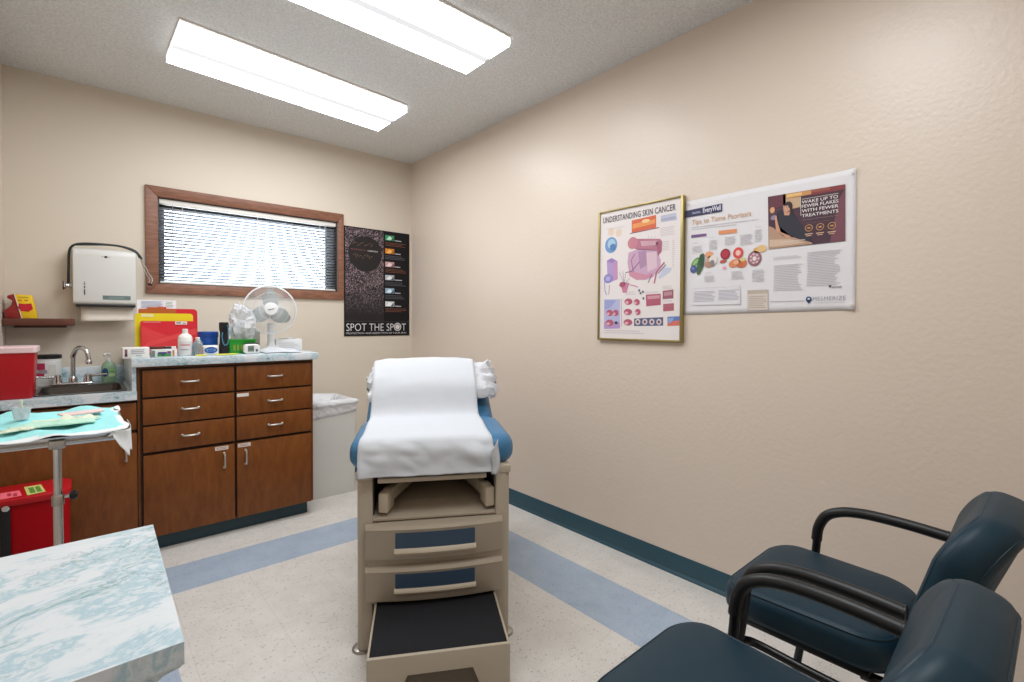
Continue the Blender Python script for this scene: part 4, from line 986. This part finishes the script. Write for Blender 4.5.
# --- skin cancer poster in a gold frame
t = thing('framed_poster', 'gold framed medical poster titled UNDERSTANDING SKIN CANCER', 'poster', (-.01, -2.197, 1.06))
fy0, fy1, fz0, fz1 = -1.957, -2.437, 1.060, 1.719
def bar(ya, yb, za, zb, n='frame_bar'): return MB().box(-.020, -.0005, ya, yb, za, zb, 'gold', .003).build(n, t)
bar(fy1, fy1+.014, fz0, fz1); bar(fy0-.010, fy0, fz0, fz1); bar(fy1+.014, fy0-.010, fz0, fz0+.011); bar(fy1+.014, fy0-.010, fz1-.008, fz1)
PX = -.012
MB().box(PX, -.001, fy1+.013, fy0-.009, fz0+.01, fz1-.007, 'e4dcda').build('print_sheet', t, smooth=0)
f = Flat((PX, 0, 0), (0, -1, 0), (0, 0, 1), .0004)
f.wash = .22
A = lambda x, y: S(x, y, 590, 190, 4.263)
f.ptext('UNDERSTANDING SKIN CANCER', *A(57, 146), *A(366, 82), .030, '2a2630', 3, .012, 1.05)
def pr(m, L, *pts): f.ppoly([A(*q) for q in pts], m, L)
pr('d9532c', 1, (178, 130), (282, 106), (282, 160), (178, 182)); pr('ef8c3e', 2, (182, 146), (278, 124), (278, 142), (182, 166)); f.pell(*A(238, 132), 4, 1.8, 'f7d389', 3)
pr('7a3a52', 1, (170, 184), (295, 158), (295, 162), (170, 188))
pr('b9bcd0', 1, (302, 110), (368, 96), (370, 128), (302, 138)); f.plines(*A(304, 112), *A(366, 132), 5, '8f94b4', .35, 2)
for x, y in ((90, 180), (122, 182)): f.pell(*A(x, y), 3, 4, 'e6cdb2', 1)
f.pell(*A(90, 235), 6.2, 8, '5d8fc6', 1); f.pell(*A(92, 230), 4, 5, '9cc6dc', 2); f.pell(*A(98, 244), 3, 3.5, '3f6fae', 3)
# block of skin
pr('b4627a', 1, (165, 222), (180, 208), (300, 208), (308, 222), (306, 252), (282, 258), (200, 254), (168, 240))
f.pell(*A(182, 226), 5, 6, 'c0707e', 2); pr('cf9aa6', 2, (215, 218), (288, 216), (288, 234), (220, 240)); pr('9c4a62', 2, (282, 222), (306, 214), (306, 262), (290, 282))
pr('c79ab8', 1, (164, 268), (205, 252), (285, 256), (302, 300), (300, 330), (268, 372), (235, 384), (200, 382), (168, 362), (160, 310))
pr('a67a9e', 2, (205, 262), (240, 258), (242, 320), (214, 338)); pr('ddb9c6', 2, (240, 268), (284, 264), (286, 330), (246, 350)); pr('cc7f98', 2, (168, 344), (240, 362), (268, 352), (262, 374), (200, 384), (168, 366))
f.pline([A(186, 350), A(176, 300), A(192, 272)], .004, '8f4f74', 3); f.pline([A(152, 352), A(176, 348), A(212, 306)], .004, '6f4a6e', 3)
f.pline([A(318, 308), A(284, 350), A(274, 398)], .007, 'b34a68', 3); f.pline([A(324, 318), A(290, 356)], .004, '7c6aa8', 4); f.pline([A(264, 360), A(248, 396)], .004, '704a70', 3)
for x in (250, 264, 278): f.pline([A(x, 192), A(x, 250)], .0012, 'a8909c', 3)
pr('c0c6dc', 1, (318, 330), (350, 332), (340, 352), (296, 380), (290, 372))
# melanocyte column
pr('a88cc4', 1, (72, 302), (92, 290), (116, 302), (118, 380), (90, 392), (74, 366)); pr('8f6cae', 2, (72, 302), (92, 290), (112, 300), (92, 312)); pr('c184b4', 2, (100, 312), (118, 304), (118, 380), (100, 388))
f.pell(*A(78, 378), 4.5, 4.6, '7f78c0', 3); f.pell(*A(78, 378), 2.4, 2.4, 'a9a2dc', 4)
f.pline([A(62, 392), A(64, 430), A(72, 448)], .004, '6b6fb4', 2); f.pline([A(84, 404), A(80, 446)], .003, 'a84a68', 2)
pr('c06a8a', 1, (128, 392), (168, 396), (156, 438), (140, 438)); f.pell(*A(138, 404), 3, 2.6, 'a03c58', 2)
for x, y in ((126, 352), (140, 346), (152, 356), (170, 376)): f.pline([A(146, 402), A(x, y)], .002, '8a5a78', 2)
f.pline([A(168, 404), A(190, 408), A(204, 414)], .004, 'b8607c', 2)
for x, y in ((210, 428), (216, 440), (226, 434), (228, 462)): f.pell(*A(x, y), 1, 1.3, '4c4a60', 2)
# bottom row
pr('aeb0da', 1, (60, 466), (128, 466), (128, 590), (60, 592)); pr('8f96ce', 2, (64, 470), (112, 470), (90, 500), (64, 510)); pr('b08ac4', 2, (60, 562), (128, 566), (128, 590), (60, 592))
for x, y, r in ((84, 524, 3.4), (110, 524, 2.8), (84, 566, 4), (164, 476, 4), (200, 478, 3), (162, 520, 4.2), (204, 520, 2.8), (162, 564, 4.4)):
    f.pell(*A(x, y), r, 3.2, 'b0405a', 3); f.pell(*A(x-6, y+4), r*.45, 1.4, 'e0a9b0', 4)
f.pell(*A(112, 566), 1.6, 1.4, '1c1c22', 4); f.pline([A(134, 462), A(135, 582)], .002, 'a0587c', 2)
pr('a8425a', 1, (238, 446), (302, 442), (302, 490), (240, 496)); pr('cf8a96', 2, (244, 452), (300, 448), (296, 462), (246, 466))
pr('8e4558', 1, (310, 430), (356, 424), (356, 462), (310, 466)); pr('b87a86', 2, (316, 436), (350, 432), (350, 448), (316, 452)); pr('a84a5a', 1, (312, 486), (358, 482), (358, 514), (312, 518))
pr('3d4468', 1, (188, 548), (312, 542), (312, 578), (188, 580))
for x in (204, 234, 264, 294): f.pell(*A(x, 562), 2.6, 3, 'd8c8cc', 2); f.pell(*A(x, 562), 1.3, 1.5, '5a3440', 3)
pr('4a6cb4', 1, (330, 540), (386, 538), (386, 556), (330, 560)); pr('d8604c', 1, (330, 560), (386, 556), (386, 578), (330, 580)); pr('7f9ad0', 2, (334, 546), (360, 544), (346, 566), (334, 568))
for a in ((300, 150, 365, 200, 6), (306, 214, 340, 260, 6), (232, 430, 300, 442, 2), (308, 404, 356, 424, 3), (70, 150, 160, 170, 3), (62, 598, 240, 612, 2), (350, 210, 362, 330, 14), (310, 468, 356, 480, 2), (150, 430, 200, 450, 3)):
    f.plines(*A(a[0], a[1]), *A(a[2], a[3]), a[4], 'c5b8bc', .3, 1)
f.build('print', t, smooth=0)

# --- wide white poster
t = thing('wide_poster', 'wide white wall poster about psoriasis with a dark WAKE UP TO FEWER FLAKES panel', 'poster', (-.004, -2.76, 1.19))
c4 = [(-2.4385, 1.186), (-3.083, 1.199), (-3.079, 1.690), (-2.4385, 1.690)]
def sheet_pt(u, v):
    y = (c4[0][0]*(1-u)+c4[1][0]*u)*(1-v)+(c4[3][0]*(1-u)+c4[2][0]*u)*v; z = (c4[0][1]*(1-u)+c4[1][1]*u)*(1-v)+(c4[3][1]*(1-u)+c4[2][1]*u)*v
    k = max(0, u-.93)/.07*max(0, (.07-min(v, 1-v)))/.07
    return Vector((-.003-.010*k*k, y, z))
b = MB(); b.grid(sheet_pt, 44, 24, 'e0dddf'); o = b.build('paper', t, smooth=60); solid(o, .001, 1)
f = Flat((-.0050, 0, 0), (0, -1, 0), (0, 0, 1), .0004)
f.wash = .14
B = lambda x, y: S(x, y, 680, 160, 4.263)
def pp(m, L, *pts): f.ppoly([B(*q) for q in pts], m, L)
pp('2b2d4a', 1, (20, 218), (180, 185), (180, 220), (20, 247))
f.ptext('EveryWell', *B(98, 225), *B(174, 211), .022, 'dcdcec', 2, .02); f.plines(*B(52, 216), *B(90, 232), 2, 'b6b8cc', .4, 2)
f.ptext('Tips to Tame Psoriasis', *B(50, 274), *B(303, 240), .022, 'cf9f74', 2, .004)
f.pline([B(50, 288), B(335, 252)], .0022, 'c4c2c8', 1); f.pline([B(50, 296), B(240, 274)], .0022, 'c4c2c8', 1)
pp('6b4a7c', 1, (48, 320), (112, 313), (112, 324), (48, 332)); pp('e08a58', 1, (165, 302), (242, 293), (242, 310), (165, 318))
for a in ((55, 350, 80, 358, 1), (52, 362, 100, 400, 6), (124, 328, 145, 334, 1), (124, 338, 160, 385, 7), (190, 322, 240, 366, 6), (256, 300, 312, 308, 1), (256, 312, 312, 366, 8), (318, 280, 350, 288, 1), (318, 292, 352, 352, 8), (104, 478, 140, 484, 1), (104, 490, 152, 522, 5), (218, 470, 276, 512, 7), (306, 464, 360, 522, 9)):
    f.plines(*B(a[0], a[1]), *B(a[2], a[3]), a[4], 'b5b3ba', .3, 1)
E_ = lambda x, y, ru, rv, m, L, a=0: f.pell(*B(x, y), ru, rv, m, L, a)
E_(66, 436, 5.6, 3, '5f8f4e', 1, .8); E_(66, 436, 3.4, 1.6, '8fb86c', 2, .8); E_(88, 444, 3.2, 11, '3a5a3c', 2, -.25); E_(93, 430, 2.6, 7, '2c4a32', 3, .1)
E_(58, 466, 3.4, 3.8, '3f4a86', 3); E_(56, 463, 1.3, 1.4, '6c78ac', 4)
E_(124, 403, 4, 3.2, 'e89a68', 1); E_(132, 432, 6, 5.6, 'c4a08a', 1); E_(142, 424, 4, 4.6, 'e6dcd4', 2); E_(124, 446, 4.4, 3, 'b07a60', 2); E_(138, 440, 2.2, 3.4, '7a7a80', 3)
E_(193, 401, 5, 5.4, '8a1c2c', 1); E_(193, 401, 3.6, 3.8, 'b02a38', 2); E_(184, 432, 3.6, 1.8, 'b0503e', 1, .2); E_(189, 460, 2, 1.6, 'e89ab0', 1)
E_(248, 396, 5.2, 5.6, 'd8413c', 1); E_(248, 396, 2.6, 2.8, 'f2c0b4', 2)
E_(232, 440, 6, 4, 'd8824e', 1, .3); E_(264, 440, 5, 4.6, 'd06a3e', 1); E_(268, 424, 3, 2, 'd9c27a', 2); E_(240, 436, 3, 2, 'e8a880', 2); E_(256, 448, 3.6, 2.2, 'c25a34', 3)
E_(318, 420, 7, 7.6, '8a5560', 1); E_(318, 420, 5.4, 5.8, 'a87480', 2); E_(318, 420, 2, 2.2, 'e8dcdc', 3)
for k_ in range(7): E_(318+17*cos(k_*.9), 420+19*sin(k_*.9), 1, 1, 'e4c2c4', 4)
E_(330, 384, 4.4, 2.8, 'd8a45a', 1); E_(348, 378, 5, 3.6, 'e4b878', 2)
pp('ccc8d4', 1, (55, 546), (256, 536), (258, 616), (55, 620)); pp('e0dde0', 2, (56, 547), (255, 537), (257, 615), (56, 619))
f.plines(*B(58, 542), *B(200, 550), 1, '5c5a80', .4, 3)
for a in ((60, 556, 152, 606, 8), (164, 550, 254, 600, 8)): f.plines(*B(a[0], a[1]), *B(a[2], a[3]), a[4], '9492a0', .35, 3)
pp('b9aa9c', 1, (288, 556), (376, 552), (376, 640), (288, 642)); pp('d5c9bc', 2, (290, 572), (374, 568), (374, 638), (290, 640)); f.plines(*B(294, 576), *B(370, 634), 7, 'b0a294', .35, 3)
# dark advert panel
q0 = [(375, 157), (705, 103), (705, 345), (378, 380)]
pp('3c2430', 1, *q0)
pp('5a2c34', 2, (380, 157), (450, 145), (452, 190), (380, 215)); pp('c98a4c', 2, (440, 147), (560, 128), (560, 146), (440, 168)); pp('e8ba70', 3, (455, 148), (520, 137), (520, 150), (455, 160)); pp('7a2c30', 2, (560, 127), (705, 104), (705, 124), (560, 150)); pp('8e4a38', 3, (560, 127), (640, 114), (640, 126), (560, 140))
pp('6b3a44', 2, (676, 170), (705, 120), (705, 344), (640, 350)); pp('4a2a34', 2, (380, 215), (440, 205), (440, 240), (380, 260)); pp('c2a07c', 2, (440, 168), (516, 156), (514, 200), (470, 210), (440, 230))
pp('b08a70', 3, (379, 282), (400, 290), (440, 325), (500, 332), (560, 350), (566, 358), (379, 380)); pp('cdb094', 4, (382, 340), (470, 338), (540, 352), (470, 362), (382, 372))
pp('23222c', 4, (412, 222), (440, 208), (478, 216), (500, 250), (560, 332), (566, 352), (500, 335), (430, 308), (416, 262))
pp('c98f70', 4, (404, 240), (418, 236), (420, 280), (470, 322), (474, 334), (462, 336), (410, 300)); pp('c98f70', 5, (440, 206), (476, 206), (466, 236), (446, 236))
E_(462, 200, 4.4, 5.4, '2c1c1c', 5); E_(459, 203, 3.3, 4.2, 'd29a7c', 6); f.ppoly([B(*q) for q in ((446, 196), (456, 184), (472, 184), (480, 200), (478, 238), (472, 214), (462, 194))], '2c1c1c', 7)
for x, m_ in ((455, '3a2420'), (464, '3a2420')): E_(x, 201, .5, .4, m_, 7)
f.pline([B(456, 211), B(463, 210)], .0016, '9a4a44', 7)
E_(394, 214, 2.4, 3, 'd89a66', 3); E_(400, 246, 3, 2.4, '8a7c9c', 3)
f.pline([B(514, 158), B(516, 238)], .002, 'cfc4b8', 4); f.pline([B(520, 168), B(676, 142)], .0018, 'cfc4b8', 4)
for i, (tx, x0, y0, x1, y1) in enumerate((('WAKE UP TO', 520, 186, 674, 163), ('FEWER FLAKES', 520, 204, 676, 182), ('WITH FEWER', 520, 224, 676, 202), ('TREATMENTS', 520, 244, 676, 224))):
    f.ptext(tx, *B(x0, y0), *B(x1, y1), .0118, 'efe9e6', 5, .006)
f.plines(*B(522, 236), *B(676, 256), 2, 'b8aaa4', .4, 5, .1); f.plines(*B(540, 256), *B(650, 270), 1, 'a8866a', .4, 5)
for x, y in ((550, 290), (598, 285), (648, 280)): 
    cx_, cy_ = f.wall(*B(x, y)); f.ring(cx_, cy_, .013, .0025, 'c08a54', 5); f.rect(cx_-.005, cy_-.003, cx_+.005, cy_+.003, 'c08a54', 5); f.rect(cx_-.013, cy_-.024, cx_+.013, cy_-.020, 'c9a584', 5); f.rect(cx_-.009, cy_-.030, cx_+.009, cy_-.027, 'c9a584', 5)
f.plines(*B(430, 340), *B(560, 348), 1, 'd8ccc4', .4, 6)
# right hand copy
for a in ((398, 402, 526, 428, 4), (398, 438, 526, 560, 16)): f.plines(*B(a[0], a[1]), *B(a[2], a[3]), a[4], 'bab8be', .3, 1)
for a in ((540, 378, 690, 540, 22),): f.plines(*B(a[0], a[1]), *B(a[2], a[3]), a[4], 'b2b0b8', .3, 1)
f.plines(*B(382, 598), *B(528, 606), 1, '9a98a4', .5, 1, 0)
x_, z_ = f.wall(*B(549, 593)); f.ell(x_, z_, .010, .010, '2f4a70', 2); f.poly([(x_-.008, z_-.005), (x_+.008, z_-.005), (x_, z_-.018)], '2f4a70', 2); f.ell(x_, z_+.001, .004, .0035, 'c8d2e0', 3)
f.ptext('MESMERIZE', *B(566, 600), *B(706, 597), .016, '8c8f9c', 2, -.006, 1.1); f.plines(*B(570, 604), *B(700, 610), 1, 'b0b2ba', .4, 2, 0)
f.ptext('sun', *B(650, 546), *B(688, 542), .009, '6a6a72', 2) if False else f.plines(*B(648, 536), *B(690, 546), 1, '7a7a82', .5, 2, 0); E_(640, 538, 1.4, 1.2, '44444c', 2)
f.build('print', t, smooth=0)
for u, v in ((.985, .03), (.985, .97), (.02, .97)):
    p_ = sheet_pt(u, v); b = MB(); b.lathe([(.005, 0), (.005, .0015), (.002, .0025)], (0, 0, 0), 'cfcbc4', 10, Matrix.Translation(p_+Vector((-.0012, 0, 0))) @ Matrix.Rotation(-pi/2, 4, 'Y')); b.build('tack', t)

# --- black poster on the back wall
m = mat('lace_print', '161417', .35)
v = coords(m, (1, 1, 1)); no = noise(m, v, 46, 1, .4, 1.6); d_ = math_(m, 'ABSOLUTE', math_(m, 'SUBTRACT', no.outputs[0], .5))
tc = nd(m, 'ShaderNodeTexCoord'); s_ = nd(m, 'ShaderNodeSeparateXYZ'); lk(m, tc.outputs['Object'], s_.inputs[0])
fade = nd(m, 'ShaderNodeMapRange'); lk(m, s_.outputs[2], fade.inputs[0]); fade.inputs[1].default_value = .16; fade.inputs[2].default_value = .40
# distance from the dark disc printed in the upper part
dx = math_(m, 'SUBTRACT', s_.outputs[0], -.105); dz = math_(m, 'SUBTRACT', s_.outputs[2], .63)
dd = math_(m, 'SQRT', math_(m, 'ADD', math_(m, 'MULTIPLY', dx, dx), math_(m, 'MULTIPLY', dz, dz)))
disc = math_(m, 'GREATER_THAN', math_(m, 'ADD', dd, math_(m, 'MULTIPLY', no.outputs[0], .02)), .145)
ln = math_(m, 'LESS_THAN', d_, .030)
fc = math_(m, 'MULTIPLY', math_(m, 'MULTIPLY', ln, disc), math_(m, 'MULTIPLY', fade.outputs[0], .95))
lk(m, mix(m, fc, '19171a', 'a89098'), bsdf(m).inputs['Base Color'])
t = thing('black_poster', 'black poster reading SPOT THE SPOT on the back wall beside the window', 'poster', (-.294, -.004, 1.037))
MB().box(-.567, -.021, -.005, -.001, 1.038, 1.864, '171517').build('board', t, smooth=0)
f = Flat((0, -.0054, 0), (1, 0, 0), (0, 0, 1), .0004)
C_p = lambda x, y: S(x, y, 342, 225, 13.64)
xs_, zc = f.wall(383.8, 280); x0_, _ = f.wall(345.2, 280)
f.rect(x0_, 1.15, xs_, 1.855, 'lace_print', 1)
f.line(xs_+.002, 1.15, xs_+.002, 1.855, .003, '0e0d0f', 2)
f.text('PROTECTION IN', -.515, 1.690, .010, .115, '9a5f58', 3); f.text('YOUR SKIN', -.385, 1.688, .011, .085, 'd8d4d4', 3, .01)
for k_ in range(9): f.line(-.50+.018*k_, 1.735+.012*sin(k_*2.1), -.485+.018*k_, 1.745+.010*cos(k_*1.7), .003, '8a6a58', 3); f.line(-.50+.018*k_, 1.655+.012*sin(k_*1.3), -.488+.018*k_, 1.642+.014*cos(k_*2.3), .003, '8a6a58', 3)
cols = [('3f9a6c', 'c4e4d0', '2f6a4c'), ('d9862c', 'f0b868', 'a85f1c'), ('c9a0a0', 'ecd8d8', '8a5a5e'), ('b8bcc4', 'e8eaee', '5a6068'), ('9ab4cc', 'e4eef4', '4a6480'), ('d8dade', 'f4f4f6', '5c6470')]
xr = -.036
for k_, (a_, b_, c_) in enumerate(cols):
    zt_ = 1.832-k_*.1045; x_ = xs_+.012
    f.rect(x_, zt_-.040, x_+.078, zt_, a_, 2); f.poly([(x_+.01, zt_-.035), (x_+.035, zt_-.004), (x_+.06, zt_-.02), (x_+.05, zt_-.036)], b_, 3); f.poly([(x_+.045, zt_-.038), (x_+.074, zt_-.006), (x_+.074, zt_-.038)], c_, 4)
    f.lines(x_+.084, zt_-.042, x_+.150, zt_-.030, 1, 'c4c6cc', .5, 2, .3)
    f.lines(x_, zt_-.086, xr-.01, zt_-.052, 3, '6e4636' if k_ in (0, 2, 5) else '54525a', .45, 2, .25)
f.rect(x0_, 1.1465, xr+.01, 1.1485, '5c5a60', 2)
f.text('SPOT THE SP', -.551, 1.077, .061, .388, 'e6e4e6', 3, -.012)
f.ring(-.128, 1.1075, .032, .006, 'e6e4e6', 3, 32); f.ell(-.128, 1.1075, .020, .020, 'd9d2cc', 4); f.ring(-.128, 1.1075, .024, .003, '3a3838', 5)
f.text('T', -.092, 1.077, .061, .040, 'e6e4e6', 3, -.012)
f.text('PROTECTION AND INSPECTION OF YOUR SKIN', -.551, 1.053, .014, .500, 'cbc7c9', 3, .0)
f.build('print', t, smooth=0)
